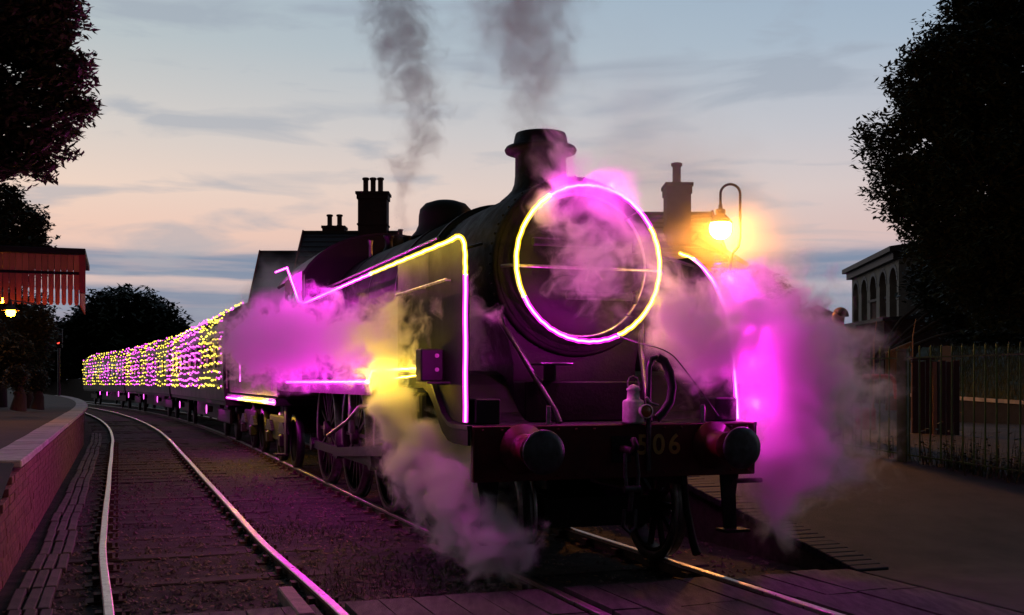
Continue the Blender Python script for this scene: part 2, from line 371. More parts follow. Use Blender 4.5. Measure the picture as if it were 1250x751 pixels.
# level crossing deck: one board beside the next, running with the rails
deck = empty('level_crossing_deck', Matrix.Identity(4), kind='structure')
def board(u0, u1, s0, s1):
    b = MB(); n = 4
    z = rnd.uniform(-.014, -.004)
    for k in range(1):
        A = [P(u0+.006, s0), P(u1-.006, s0), P(u1-.006, s1), P(u0+.006, s1)]
        t_ = [rnd.uniform(-.004, .004) for _ in range(4)]
        b.add([(p.x, p.y, -.12) for p in A]+[(p.x, p.y, z+q) for p, q in zip(A, t_)], [(3, 2, 1, 0), (4, 5, 6, 7), (0, 1, 5, 4), (1, 2, 6, 5), (2, 3, 7, 6), (3, 0, 4, 7)])
    b.build('board', M['deck'], deck)
def boards(u0, u1, w_, lj):
    n = round((u1-u0)/w_); w_ = (u1-u0)/n
    for i in range(n):
        e = lj+rnd.uniform(-.03, .03)
        board(u0+i*w_, u0+(i+1)*w_, e-.9, e); board(u0+i*w_, u0+(i+1)*w_, e-2.9, e-.92); board(u0+i*w_, u0+(i+1)*w_, e-6, e-2.92)
E_ = -.32
boards(-5.2, -4.10+.11, .27, E_); boards(-3.3+.11-.62, -3.3+.11+.62, .255, E_); boards(-2.36, -.84, .26, E_)
boards(-.64, .64, .26, E_); boards(.84, 2.0, .26, E_-.02)
# flange guard timber beside the rail, sticking out past the deck
MB().box(-.06, .06, -.55, .5, -.1, .0, .01).build('guard_rail', mat('pinkish_worn_timber', (.30, .2, .18), (.16, .11, .1), 8, .7, 0, .4, 30), deck,
    Matrix.Translation(P(-2.56-.12, -.1)) @ Matrix.Rotation(TH, 4, 'Z'))

# ---------------- left platform
plt = empty('left_platform', Matrix.Identity(4), kind='structure')
PE = -4.80; PZ = .85; RS = 3.1              # face line, height, top of the ramp
def pz(s): return PZ if s >= RS else max(-.12, PZ-(RS-s)*.17)
t_ = MB(); ss = [-3+.5*i for i in range(0, 13)]+[3.1]+[3.5+1*i for i in range(0, 70)]
t_.add([P(PE-.02-(.32 if s >= RS else 0), s, pz(s)-.002) for s in ss]+[P(PE-7, s, pz(s)) for s in ss], [(i+1, i, len(ss)+i, len(ss)+i+1) for i in range(len(ss)-1)])
t_.build('platform_surface', M['platform_top'], plt)
f = MB(); f.add([P(PE-.05, s, -.2) for s in ss]+[P(PE-.05, s, pz(s)-.012) for s in ss], [(i, i+1, len(ss)+i+1, len(ss)+i) for i in range(len(ss)-1)])
f.build('mortar_bed', M['mortar'], plt)
bme = MB().box(-.0515, .003, -.109, .109, -.033, .033, .004).mesh('brick', M['brick'])
cnt = 0; far = MB()
rows = []; z = -.10
while z < PZ-.1: rows.append(z); z += .0775
for k, z in enumerate(rows):
    s = -1.2+(.1125 if k % 2 else 0)
    while s < 24:
        if pz(s-.11) > z+.07:
            c = P(PE, s, z+.035); a = head(s)
            if s < 5.6 and cnt < 300:
                o = inst('brick', bme, plt, c+Vector((math.cos(a), math.sin(a), 0))*rnd.uniform(-.004, .004), a+rnd.uniform(-.02, .02)); cnt += 1
            else:
                U = Vector((math.cos(a), math.sin(a), 0))*.028; far.obox(c-U*.9+U*rnd.uniform(-.1, .1), U, Vector((-U.y, U.x, 0))/.028*.109, Vector((0, 0, .033)))
        s += .225
far.build('brickwork', M['brick'], plt, kind='stuff')
s = RS
cpm = [MB().box(-.34, .035, -.298+.01*0, .298, -.075, .0, .012).mesh('coping_slab', M['coping'])]
while s < 62:
    c = P(PE, s+.3); inst('coping_slab', cpm[0], plt, (c.x, c.y, PZ+.004+rnd.uniform(-.004, .004)), head(s+.3)+rnd.uniform(-.004, .004)); s += .6
# concrete trough lids along the foot of the platform
tr = empty('cable_trough', P(-4.5, 0) and Matrix.Translation(P(-4.5, 0)), label='grey three slat cable trough running along the foot of the left platform', cat='cable trough')
lm = MB().box(-.042, .042, -.43, .43, -.05, 0, .008).mesh('lid_slat', M['cable']); s = -.9; n_ = 0
while s < 30:
    k = .04*noise.noise(Vector((s*.4, 0, 9)))
    for q in (-.105, 0, .105):
        c = P(-4.5+q+k+rnd.uniform(-.006, .006), s)-P(-4.5, 0); inst('lid_slat', lm, tr, (c.x, c.y, -.055+rnd.uniform(-.008, .008)), head(s)+rnd.uniform(-.01, .01)); n_ += 1
    s += .9

# ---------------- right side: ramp edge, asphalt, fence
def rz(s): return max(0, min(.85, .16*(s+.45)))
ra = MB(); ss = [-8+.5*i for i in range(0, 60)]+[22+2*i for i in range(0, 40)]; us = [2.32+.5*i for i in range(0, 13)]+[9.3, 14, 22]
def az(u, s): return rz(s)-.012+.006*noise.noise(Vector((u, s, 5)))
ra.add([W(u, s, az(u, s)) for s in ss for u in us], [(j*len(us)+i, j*len(us)+i+1, (j+1)*len(us)+i+1, (j+1)*len(us)+i) for j in range(len(ss)-1) for i in range(len(us)-1)], True)
ra.add([W(u, s, -.010) for s in (-12, -.53) for u in (2.02, 2.33)], [(0, 1, 3, 2)])
ra.build('footpath', M['asphalt'], kind='structure')
rw = MB(); ss2 = [s for s in ss if s >= -.5]
rw.add([W(2.03, s, -.2) for s in ss2]+[W(2.03, s, rz(s)-.07) for s in ss2], [(i, i+1, len(ss2)+i+1, len(ss2)+i) for i in range(len(ss2)-1)])
pr = empty('right_platform', Matrix.Identity(4), kind='structure'); rw.build('platform_face', M['mortar'], pr)
ebm = MB().box(-.17, .17, -.052, .052, -.07, 0, .008).mesh('edge_brick', M['bluebrick']); s = -.42; n_ = 0
while s < 16:
    sl = math.atan(.16) if s < 4.8 else 0; c = W(2.17, s, rz(s)+.006+rnd.uniform(-.003, .003))
    o = inst('edge_brick', ebm, pr, c, TH+rnd.uniform(-.01, .01)); o.rotation_euler = (sl, 0, TH); s += .112; n_ += 1

# ================================================================== LOCOMOTIVE
loco = empty('steam_locomotive', FR, label='dark steam locomotive with red buffer beam, lipped chimney and domed boiler', cat='locomotive')
CZ = 2.64
def lp(mb, name, m, parent=None, **k): return mb.build(name, m, parent or loco, **k)
# smokebox, boiler
b = MB(); b.lathe([(.0, .86), (.79, .86), (.815, .90), (.815, 2.85)], (0, 0, CZ), 'y', 64); lp(b, 'smokebox', M['soot'])
b = MB(); b.lathe([(.815, 2.85), (.85, 2.87), (.86, 5.0), (.90, 7.4), (.90, 8.25)], (0, 0, CZ), 'y', 64); boil = lp(b, 'boiler', M['green_paint'])
for t in (2.95, 4.2, 5.7, 7.2): lp(MB().lathe([(.80, t-.03), (.905 if t > 5.8 else .874, t-.03), (.905 if t > 5.8 else .874, t+.03), (.80, t+.03)], (0, 0, CZ), 'y', 64), 'boiler_band', M['black_paint'], boil)
b = MB()
for t in (.93, 2.78):
    for k in range(56):
        a = 2*math.pi*k/56; b.lathe([(.014, 0), (.010, .012), (0, .014)], (0, 0, 0), 'z', 6)
        n = 18; q = Matrix.Translation((.815*math.cos(a), t, CZ+.815*math.sin(a))) @ Matrix.Rotation(math.pi/2-a, 4, 'Y')
        b.v[-n:] = [tuple(q @ Vector(x)) for x in b.v[-n:]]
for k in range(16):
    b.lathe([(.018, 0), (.018, .02), (0, .03)], (.08 if k % 2 else -.02, 1.3+k*.38+.05, CZ+.81+.0*k+(.03 if k > 3 else 0)+(.02 if k > 8 else 0)), 'z', 6)
lp(b, 'rivets', M['soot'], kind='stuff')
# smokebox door
door = MB(); door.lathe([(.66, .86), (.66, .83), (.63, .80), (.5, .745), (.35, .70), (.18, .675), (0, .67)], (0, 0, CZ), 'y', 64); door = lp(door, 'smokebox_door', M['soot'])
lp(MB().tube([(.635*math.cos(a), .80, CZ+.635*math.sin(a)) for a in [2*math.pi*k/64 for k in range(64)]], .016, 8, closed=True), 'door_rim', M['steel'], door)
lp(MB().lathe([(.0, .845), (.765, .845), (.775, .86)], (0, 0, CZ), 'y', 64), 'door_ring', M['soot'])
for zz_, x0, x1 in ((2.82, -.52, .42), (2.36, -.2, .45)):
    s_ = MB(); s_.box(x0, x1, .64, .69, zz_-.035, zz_+.035, .012); lp(s_, 'hinge_strap', M['black_paint'], door)
h = MB(); h.tube([(-.78, .72, 2.60), (-.74, .64, 2.60), (.74, .64, 2.60), (.78, .72, 2.60)], .014, 8); lp(h, 'door_handrail', M['steel'])
h = MB(); h.tube([(0, .66, 2.64), (0, .58, 2.64)], .03, 10); h.tube([(0, .6, 2.64), (.12, .59, 2.5)], .012, 8); h.tube([(0, .58, 2.64), (-.05, .57, 2.48)], .012, 8); lp(h, 'door_dart', M['steel'], door)
for zz_ in (2.82, 2.36): lp(MB().cyl((.5, .72, zz_), .03, -.06, .06, 'z', 12), 'hinge', M['black_paint'], door)
# chimney
b = MB(); b.lathe([(.40, 3.36), (.33, 3.42), (.285, 3.47), (.262, 3.53), (.252, 3.62), (.250, 3.80), (.27, 3.82), (.345, 3.845), (.355, 3.87), (.34, 3.895), (.27, 3.92), (.255, 4.0), (.245, 4.03), (.21, 4.035), (.2, 3.9), (.2, 3.5)], (0, 1.79, 0), 'z', 48)
lp(b, 'chimney', M['soot'])
b = MB(); b.lathe([(.45, 3.42), (.38, 3.50), (.345, 3.58), (.34, 3.70), (.325, 3.78), (.26, 3.85), (.14, 3.89), (0, 3.9)], (0, 5.1, 0), 'z', 48); lp(b, 'dome', M['green_paint'])
for x in (-.14, .14):
    b = MB(); b.lathe([(.11, 3.50), (.085, 3.55), (.06, 3.6), (.06, 3.72), (.08, 3.74), (.08, 3.77), (0, 3.78)], (x, 7.6, 0), 'z', 16); lp(b, 'safety_valve', M['black_paint'])
lp(MB().tube([(-.35, 7.9, 3.45), (-.35, 7.9, 3.66), (-.35, 7.9, 3.72)], [.03, .03, .045], 10), 'whistle', M['steel'])
# handrail along the boiler
for sd in (-1, 1):
    h = MB(); h.tube([(sd*.93, 2.2, 3.02), (sd*.95, 8.1, 3.02)], .016, 8)
    for t in (2.5, 3.9, 5.3, 6.7, 7.9): h.tube([(sd*.80, t, 2.98), (sd*.945, t, 3.02)], .014, 6)
    lp(h, 'handrail', M['steel'])
# saddle and front casing
b = MB(); b.prism([(-.60, 1.25), (.60, 1.25), (.60, 1.75), (.72, 2.3), (-.72, 2.3), (-.60, 1.75)], .92, 2.8, 'y'); lp(b, 'saddle', M['soot'])
# running plate with its swept curve at the front
prof = [(0, 1.25), (.40, 1.25), (.55, 1.265), (.72, 1.33), (.88, 1.45), (1.02, 1.57), (1.18, 1.66), (1.35, 1.70), (3.42, 1.70), (3.5, 1.61), (10.8, 1.61)]
for sd in (-1, 1):
    b = MB(); a0, a1 = (.62, 1.32) if sd > 0 else (-1.32, -.62)
    n = len(prof); vs = []
    for t, z in prof: vs += [(a0, t, z), (a1, t, z), (a1, t, z-.035), (a0, t, z-.035)]
    b.add(vs, [(4*i+k, 4*i+(k+1) % 4, 4*(i+1)+(k+1) % 4, 4*(i+1)+k) for i in range(n-1) for k in range(4)]+[(0, 1, 2, 3)]); lp(b, 'running_plate', M['black_paint'])
    b = MB(); e = sd*1.315; vs = []
    for t, z in prof: vs += [(e, t, z-.035), (e-sd*.025, t, z-.035), (e-sd*.025, t, z-.16), (e, t, z-.16)]
    b.add(vs, [(4*i+k, 4*i+(k+1) % 4, 4*(i+1)+(k+1) % 4, 4*(i+1)+k) for i in range(n-1) for k in range(4)]+[(0, 1, 2, 3)]); lp(b, 'valance', M['green_paint'])
lp(MB().box(-.619, .619, 0, .92, 1.205, 1.246, .004), 'front_platform', M['black_paint'])
# buffer beam, number, buffers
lp(MB().box(-1.28, 1.28, -.035, .03, .80, 1.246, .008), 'buffer_beam', M['red_paint'])
b = MB()
for x in [-1.2+.16*i for i in range(16)]:
    if abs(abs(x)-.865) < .16 or abs(x) < .1: continue
    for z in (.84, 1.21): b.lathe([(.013, -.035), (.010, -.046), (0, -.048)], (x, 0, z), 'y', 6)
lp(b, 'beam_rivets', M['red_paint'], kind='stuff')
cu = bpy.data.curves.new('t', 'FONT'); cu.body = '506'; cu.size = .235; cu.extrude = .002; cu.space_character = 1.25; cu.offset = .004
ob = bpy.data.objects.new('t', cu); col.objects.link(ob); bpy.context.view_layer.update()
tm = bpy.data.meshes.new_from_object(ob.evaluated_get(bpy.context.evaluated_depsgraph_get())); bpy.data.objects.remove(ob)
tm.transform(Matrix.Translation((.14, -.040, .995)) @ Matrix.Rotation(R(90), 4, 'X')); tm.materials.clear(); tm.materials.append(M['gold'])
o = bpy.data.objects.new('number_lettering', tm); col.objects.link(o); o.parent = loco; o['label'] = 'cream gold 506 lettering on the red beam'
for x in (-.865, .865):
    h = MB(); h.lathe([(.20, -.035), (.20, -.06), (.13, -.075), (.105, -.26), (.12, -.28), (.12, -.30), (.07, -.30), (.065, -.47)], (x, 0, 1.06), 'y', 32); h = lp(h, 'buffer', M['red_paint'])
    lp(MB().lathe([(.065, -.465), (.165, -.475), (.172, -.49), (.168, -.505), (.12, -.515), (0, -.52)], (x, 0, 1.06), 'y', 40), 'buffer_head', M['dull_steel'], h)
# coupling
b = MB(); b.tube([(0, -.03, 1.04), (0, -.16, 1.04), (0, -.26, 1.03), (0, -.31, 1.08), (0, -.27, 1.13), (0, -.23, 1.12)], [.035, .035, .032, .03, .025, .015], 8); b.box(-.09, .09, -.05, -.034, .93, 1.15, .01); lp(b, 'draw_hook', M['grime'])
b = MB(); b.tube([(-.05, -.22, 1.02), (-.06, -.24, .85), (-.05, -.24, .74)], .016, 6); b.tube([(.05, -.22, 1.02), (.06, -.24, .85), (.05, -.24, .74)], .016, 6); b.tube([(-.07, -.24, .73), (.07, -.24, .73)], .03, 8)
b.tube([(0, -.24, .73), (0, -.2, .55)], .022, 8); b.tube([(-.05, -.2, .56), (-.055, -.19, .42), (0, -.19, .37), (.055, -.19, .42), (.05, -.2, .56)], .016, 6); lp(b, 'screw_coupling', M['dull_steel'])
# vacuum hose standing over the beam
b = MB(); b.tube([(.24, -.06, .86), (.24, -.06, 1.5), (.245, -.06, 1.72), (.27, -.06, 1.79), (.32, -.06, 1.80)], .022, 10); b = lp(b, 'vacuum_pipe', M['dull_steel'])
b = MB(); pts = [(.32, -.06, 1.80), (.38, -.07, 1.77), (.42, -.09, 1.68), (.44, -.1, 1.55), (.42, -.1, 1.43), (.36, -.09, 1.34), (.30, -.09, 1.29)]
b.tube(pts, .038, 12)
lp(b, 'vacuum_hose', M['rubber'])
b = MB(); b.tube([(.31, -.10, 1.40), (.24, -.1, 1.42), (.2, -.1, 1.47)], .012, 6); lp(b, 'hose_tap', M['steel'])
# lamp irons, steps and stays
for x in (.115, -.62, .80): lp(MB().box(x-.02, x+.02, .02, .03, 1.246, 1.40, .003).box(x-.02, x+.02, -.01, .02, 1.246, 1.256), 'lamp_iron', M['steel'])
for sd in (-1, 1):
    lp(MB().tube([(sd*.70, 1.0, 2.15), (sd*.60, .80, 1.89), (sd*.44, .33, 1.35), (sd*.42, .28, 1.25)], [.026, .026, .026, .03], 8), 'front_stay', M['dull_steel'])
    lp(MB().box(sd*1.10-.11, sd*1.10+.11, .14, .42, 1.252, 1.46, .012), 'sandbox', M['black_paint'])
    bx = lp(MB().box(sd*1.385-.10, sd*1.385+.10, .78, .96, 1.60, 1.88, .012), 'lubricator', M['black_paint'])
    lp(MB().cyl((sd*1.385-.04*sd, .78, 1.82), .018, -.01, .01, 'y', 10).cyl((sd*1.385-.04*sd, .78, 1.70), .018, -.01, .01, 'y', 10), 'knob', M['steel'], bx)
    st_ = MB().box(sd*1.30-.18, sd*1.30+.18, .60, .98, 1.580, 1.598, .004); lp(st_, 'step', M['black_paint'])
    # footstep hanging below the beam
    b = MB(); b.prism([(sd*1.02, .80), (sd*1.20, .80), (sd*1.17, .62), (sd*1.18, .32), (sd*1.06, .32)], .10, .125, 'y'); b.box(sd*1.10-.11, sd*1.10+.13, -.04, .13, .30, .325); lp(b, 'footstep', M['grime'])
    if sd > 0: lp(MB().box(1.12, 1.44, .09, .15, .71, .75, .008), 'step_bracket', M['grime'])
    # guard irons
    lp(MB().tube([(sd*.74, .25, .78), (sd*.74, .2, .5), (sd*.76, .12, .22), (sd*.76, .05, .12)], [.03, .03, .035, .04], 6), 'guard_iron', M['grime'])
    # main frame
    lp(MB().box(sd*.62-.015, sd*.62+.015, .035, 10.6, .72, 1.20), 'frame', M['grime'])
lp(MB().box(-.50, -.20, .50, .75, 1.74, 1.76, .004).box(-.36, -.34, .55, .80, 1.60, 1.74), 'smokebox_step', M['dull_steel'])
lp(MB().box(-.60, .60, .62, .92, 1.25, 1.60, .01), 'front_casing', M['soot'])
# bogie, drivers
def wheel(t, r, spokes, parent, sd):
    x = sd*.72
    wb = MB(); wb.lathe([(r-.09, -.06), (r-.05, -.065), (r-.05, .065), (r-.09, .06), (r-.09, -.06)], (x, t, r), 'x', 40)
    wb.lathe([(0, -.09), (.13, -.09), (.14, .08), (0, .08)], (x, t, r), 'x', 20)
    for k in range(spokes):
        a = 2*math.pi*k/spokes; wb.bar((x, t+.1*math.cos(a), r+.1*math.sin(a)), (x, t+(r-.08)*math.cos(a), r+(r-.08)*math.sin(a)), .035, .05)
    wo_ = lp(wb, 'wheel', M['grime'], parent)
    lp(MB().lathe([(r-.055, -.07), (r, -.07), (r, .05*1), (r+.0, .055), (r-.055, .07), (r-.055, -.07)], (x, t, r), 'x', 48).lathe([(r-.05, -.075*sd), (r+.028, -.075*sd), (r+.028, -.045*sd), (r-.001, -.045*sd)], (x, t, r), 'x', 48), 'tyre', M['steel'], wo_)
bog = lp(MB().box(-.45, -.42, .5, 3.2, .35, .62).box(.42, .45, .5, 3.2, .35, .62).box(-.45, .45, 1.6, 2.0, .40, .70).box(-.50, .50, .42, .47, .35, .6), 'bogie', M['grime'])
for t in (.72, 2.95):
    for sd in (-1, 1): wheel(t, .49, 10, bog, sd)
    lp(MB().cyl((0, t, .49), .08, -.7, .7, 'x', 12), 'axle', M['grime'], bog)
mo = lp(MB().box(-.40, .40, 3.4, 10.4, .55, 1.2), 'inner_frame', M['grime'])
for t in (4.9, 7.05, 9.2):
    for sd in (-1, 1): wheel(t, .85, 16, mo, sd)
    lp(MB().cyl((0, t, .85), .1, -.7, .7, 'x', 12), 'axle', M['grime'], mo)
for sd in (-1, 1):
    c = MB(); c.lathe([(0, 1.35), (.33, 1.35), (.35, 1.4), (.35, 2.5), (.33, 2.55), (0, 2.55)], (sd*1.08, 0, .85), 'y', 28); c.box(sd*1.08-.22, sd*1.08+.22, 1.4, 2.5, 1.1, 1.5, .03)
    c = lp(c, 'cylinder', M['green_paint']); lp(MB().lathe([(0, 1.30), (.16, 1.31), (.2, 1.35)], (sd*1.08, 0, .85), 'y', 20), 'cylinder_cover', M['steel'], c)
    lp(MB().tube([(sd*1.08, 1.4, .52), (sd*1.1, 1.2, .35), (sd*1.12, .9, .25)], .018, 6), 'drain_cock_pipe', M['dull_steel'], c)
    rd = MB(); rd.tube([(sd*1.08, 2.5, .85), (sd*1.08, 3.5, .85)], .035, 10); rd.bar((sd*1.05, 3.4, .85), (sd*1.05, 7.05, .62), .06, .12)
    rd.bar((sd*.97, 4.9, .62), (sd*.97, 9.2, .62), .05, .12)
    for t in (4.9, 7.05, 9.2): rd.cyl((sd*.98, t, .62), .10, -.05, .05, 'x', 16)
    lp(rd, 'connecting_rod', M['dull_steel'])
    sb = MB(); sb.box(sd*1.08-.05, sd*1.08+.05, 2.6, 3.9, 1.0, 1.06); sb.box(sd*1.08-.05, sd*1.08+.05, 2.6, 3.9, .66, .72); sb.box(sd*1.08-.07, sd*1.08+.07, 3.3, 3.6, .72, 1.0, .02); lp(sb, 'slide_bar', M['dull_steel'])
    vg = MB(); vg.tube([(sd*1.15, 3.5, .9), (sd*1.16, 3.7, 1.35), (sd*1.14, 4.9, 1.3), (sd*1.15, 5.6, 1.1), (sd*1.14, 7.05, .85)], .03, 6); vg.box(sd*1.13-.03, sd*1.13+.03, 5.4, 5.55, .95, 1.55, .01); lp(vg, 'valve_gear', M['dull_steel'])
# smoke deflectors
for sd in (-1, 1):
    x = sd*1.27
    pr_ = [(.12, 1.26), (.12, 2.42), (.14, 2.56), (.20, 2.68), (.30, 2.75), (.42, 2.77), (1.275, 2.80), (1.275, 1.72), (1.18, 1.67), (1.02, 1.58), (.88, 1.46), (.72, 1.34), (.55, 1.27)]
    if sd > 0: pr_ = [(.285, 1.262), (.34, 1.716), (.382, 2.011), (.452, 2.2), (.524, 2.316), (.67, 2.50), (.925, 2.70), (1.13, 2.795), (1.275, 2.80)]+pr_[7:-1]+[(.60, 1.27)]
    d = lp(MB().prism(pr_, x-.006, x+.006, 'x'), 'smoke_deflector', M['green_paint'])
    lp(MB().prism([(1.285, 1.71), (1.285, 2.80), (2.45, 2.82), (2.45, 1.71)], x-.006, x+.006, 'x'), 'deflector_plate', M['green_paint'], d)
    lp(MB().box(x-.012 if sd > 0 else x, x if sd > 0 else x+.012, 1.25, 1.31, 1.74, 2.78), 'joint_strip', M['black_paint'], d)
    h = MB(); h.tube([(x+sd*.06, .55, 2.45), (x+sd*.06, 2.3, 2.45)], .013, 8); [h.tube([(x, t, 2.45), (x+sd*.06, t, 2.45)], .01, 6) for t in (.6, 1.4, 2.25)]; lp(h, 'grab_rail', M['steel'], d)
    lp(MB().tube([(x, 1.0, 2.7), (sd*.80, 1.2, 2.85)], .015, 6), 'deflector_stay', M['dull_steel'], d)
# cab
roofp = [(-1.34+.0, 3.40)]+[(1.36*math.sin(a), 2.62+1.24*math.cos(a)) for a in [R(x) for x in range(-68, 69, 8)]]
b = MB(); n = 18; o_ = []
for k in range(n+1):
    a = R(-68+136*k/n); o_.append((1.42*math.sin(a), 2.86+1.02*math.cos(a)))
inner = [(x*.975, z-.03) for x, z in o_]
b.prism(o_+inner[::-1], 8.15, 11.0, 'y'); cabr = lp(b, 'cab_roof', M['black_paint'])
for sd in (-1, 1):
    x = sd*1.31; q = MB()
    q.box(x-.012, x+.012, 8.2, 8.75, 1.62, 3.26); q.box(x-.012, x+.012, 8.75, 9.75, 1.62, 2.45); q.box(x-.012, x+.012, 8.75, 9.75, 3.0, 3.26); q.box(x-.012, x+.012, 9.25, 9.29, 2.45, 3.0); q.box(x-.012, x+.012, 9.75, 10.0, 1.62, 3.26); q.box(x-.012, x+.012, 10.0, 10.6, 1.62, 2.3)
    cs = lp(q, 'cab_side', M['olive_paint']); lp(MB().box(x-.004, x+.004, 8.75, 9.75, 2.45, 3.0), 'cab_window', M['glass'], cs)
    lp(MB().tube([(x+sd*.05, 10.15, 1.6), (x+sd*.05, 10.15, 2.9)], .015, 8), 'cab_handrail', M['steel'])
lp(MB().prism([(x, z) for x, z in inner if True]+[(1.29, 1.62), (-1.29, 1.62)], 8.19, 8.22, 'y'), 'cab_front', M['green_paint'])
lp(MB().box(-1.29, 1.29, 8.25, 11.0, 1.55, 1.605), 'cab_floor', M['grime'])
# ---------------- tender
ten = empty('tender', FR @ Matrix.Translation((0, 11.1, 0)), label='olive green tender coupled behind the locomotive cab', cat='tender')
T_ = lambda mb, n, m, p=None: mb.build(n, m, p or ten)
T_(MB().box(-1.28, 1.28, .1, 8.9, 1.32, 2.75, .03), 'tank_side', M['olive_paint'])
T_(MB().prism([(-1.30, 2.7), (-1.42, 2.98), (-1.39, 2.99), (-1.24, 2.72)], .3, 8.8, 'y').prism([(1.30, 2.7), (1.42, 2.98), (1.39, 2.99), (1.24, 2.72)], .3, 8.8, 'y'), 'tank_flare', M['olive_paint'])
T_(MB().box(-1.33, 1.33, 0, 9.0, 1.18, 1.32, .01), 'tender_frame', M['black_paint'])
co = MB(); gx, gy = 12, 36; vv = []
for j in range(gy+1):
    for i in range(gx+1):
        x = -1.2+2.4*i/gx; y = .5+6.5*j/gy; vv.append((x, y, 2.76+.55*(1-(x/1.25)**2)*max(0, math.sin(math.pi*min(1, (j+.4)/gy)))**.5+.09*noise.noise(Vector((x*5, y*5, 0)))))
co.add(vv, [(j*(gx+1)+i, j*(gx+1)+i+1, (j+1)*(gx+1)+i+1, (j+1)*(gx+1)+i) for j in range(gy) for i in range(gx)])
tag(T_(co, 'coal', mat('coal', (.012, .012, .013), (.03, .03, .032), 14, .5, 0, .8, 30)), kind='stuff')
for t0 in (1.4, 6.2):
    bg_ = T_(MB().box(-.98, -.92, t0-.2, t0+1.9+.2, .45, .95, .03).box(.92, .98, t0-.2, t0+2.1, .45, .95, .03).box(-.9, .9, t0+.7, t0+1.1, .6, 1.18), 'tender_bogie', M['grime'])
    for dt in (0, 1.85):
        for sd in (-1, 1):
            wb = MB(); wb.lathe([(0, -.04), (.40, -.04), (.40, .04), (0, .04)], (sd*.74, t0+dt, .5), 'x', 28); wb = T_(wb, 'wheel', M['grime'], bg_)
            T_(MB().lathe([(.40, -.065), (.50, -.065), (.50, .065), (.40, .065), (.40, -.065)], (sd*.74, t0+dt, .5), 'x', 36), 'tyre', M['dull_steel'], wb)
            T_(MB().box(sd*1.0-.08, sd*1.0+.08, t0+dt-.14, t0+dt+.14, .38, .62, .03), 'axle_box', M['grime'], bg_)
            sp = MB(); [sp.box(sd*1.0-.04, sd*1.0+.04, t0+dt-.5+.06*k, t0+dt+.5-.06*k, .64+.035*k, .67+.035*k) for k in range(6)]; T_(sp, 'leaf_spring', M['dull_steel'], bg_)
for t in (.25, 8.7): T_(MB().tube([(-1.36, t, 1.45), (-1.38, t, 2.5)], .016, 8), 'handrail', M['steel'])
T_(MB().box(-1.30, -1.08, .15, .5, .3, .33).box(-1.12, -1.09, .2, .45, .33, 1.2), 'footstep', M['grime'])

# ---------------- carriages
def make_carriage():
    r = empty('railway_carriage', Matrix.Identity(4)); Ln = 19.6
    secn = [(-1.32, 1.12), (-1.36, 1.5), (-1.37, 2.2), (-1.34, 2.9), (-1.27, 3.15)]
    sw = MB()
    # side wall as pieces between the windows, real openings
    def side(sd):
        q = MB(); wz0, wz1 = 2.0, 2.85
        def strip(y0, y1, za, zb):
            pa = [(1.33, 1.12), (1.37, 1.6), (1.375, 2.0), (1.36, 2.5), (1.335, 2.85), (1.27, 3.2)]
            pts = [p for p in pa if za-1e-3 <= p[1] <= zb+1e-3]
            vs = []
            for x, z in pts: vs += [(sd*x, y0, z), (sd*x, y1, z)]
            q.add(vs, [(2*i, 2*i+1, 2*i+3, 2*i+2) for i in range(len(pts)-1)])
        strip(0, Ln, 1.12, 2.0); strip(0, Ln, 2.85, 3.2); y = 0; nwin = 10; pw = .62; ww = (Ln-pw*(nwin+1))/nwin
        for k in range(nwin+1): strip(y, y+pw, 2.0, 2.85); y += pw+ww
        so = q.build('side_wall', M['olive_paint'], r)
        for k in range(nwin):
            y0 = pw+k*(pw+ww); MB().box(min(sd*1.325, sd*1.335), max(sd*1.325, sd*1.335), y0-.02, y0+ww+.02, 1.98, 2.87).build('window', M['glass'], so)
    side(-1); side(1)
    rf = MB(); pts = []
    for k in range(15):
        a = R(-75+150*k/14); pts.append((1.32*math.sin(a), 3.2-.09+.68*math.cos(a)-.0))
    rf.prism(pts, -.05, Ln+.05, 'y'); ro = rf.build('roof', M['soot'], r)
    for y in (2, 6, 10, 14, 18): MB().lathe([(.12, 3.72), (.14, 3.86), (.05, 3.93), (0, 3.93)], (0, y, 0), 'z', 12).build('roof_ventilator', M['soot'], ro)
    for y0 in (0, Ln-.03): MB().prism([(-1.33, 1.12), (1.33, 1.12), (1.37, 2.0), (1.27, 3.2), (0, 3.7), (-1.27, 3.2), (-1.37, 2.0)], y0, y0+.03, 'y').build('end_wall', M['black_paint'], r)
    MB().box(-1.3, 1.3, .1, Ln-.1, 1.0, 1.14).box(-.8, -.5, 6, 13.5, .45, 1.0).box(.5, .8, 6, 13.5, .45, 1.0).build('underframe', M['grime'], r)
    for y0 in (2, Ln-4.6):
        bo = MB().box(-1.0, -.92, y0-.3, y0+2.9, .45, .85, .03).box(.92, 1.0, y0-.3, y0+2.9, .45, .85, .03).box(-.9, .9, y0+1.1, y0+1.5, .5, 1.0).build('bogie', M['grime'], r)
        for dy in (0, 2.6):
            for sd in (-1, 1): MB().lathe([(0, -.05), (.46, -.05), (.46, .05), (0, .05)], (sd*.74, y0+dy, .46), 'x', 28).build('wheel', M['dull_steel'], bo)
    MB().box(-.45, .45, -.35, 0, 1.2, 3.3, .05).build('gangway', M['rubber'], r)
    for y in (.9, 7, 12.6, 18.7): MB().tube([(-1.42, y, 1.6), (-1.42, y, 2.2)], .014, 6).build('door_handle', M['steel'], r)
    return r
car0 = make_carriage()
S_ = [20.75, 41.0, 61.25]
labels = ['first carriage behind the tender, its side hung with bright yellow and magenta lights', 'middle carriage of the lit train, hung with yellow and magenta strings', 'farthest carriage, small, where the lit train curves away to the left']
cars = []
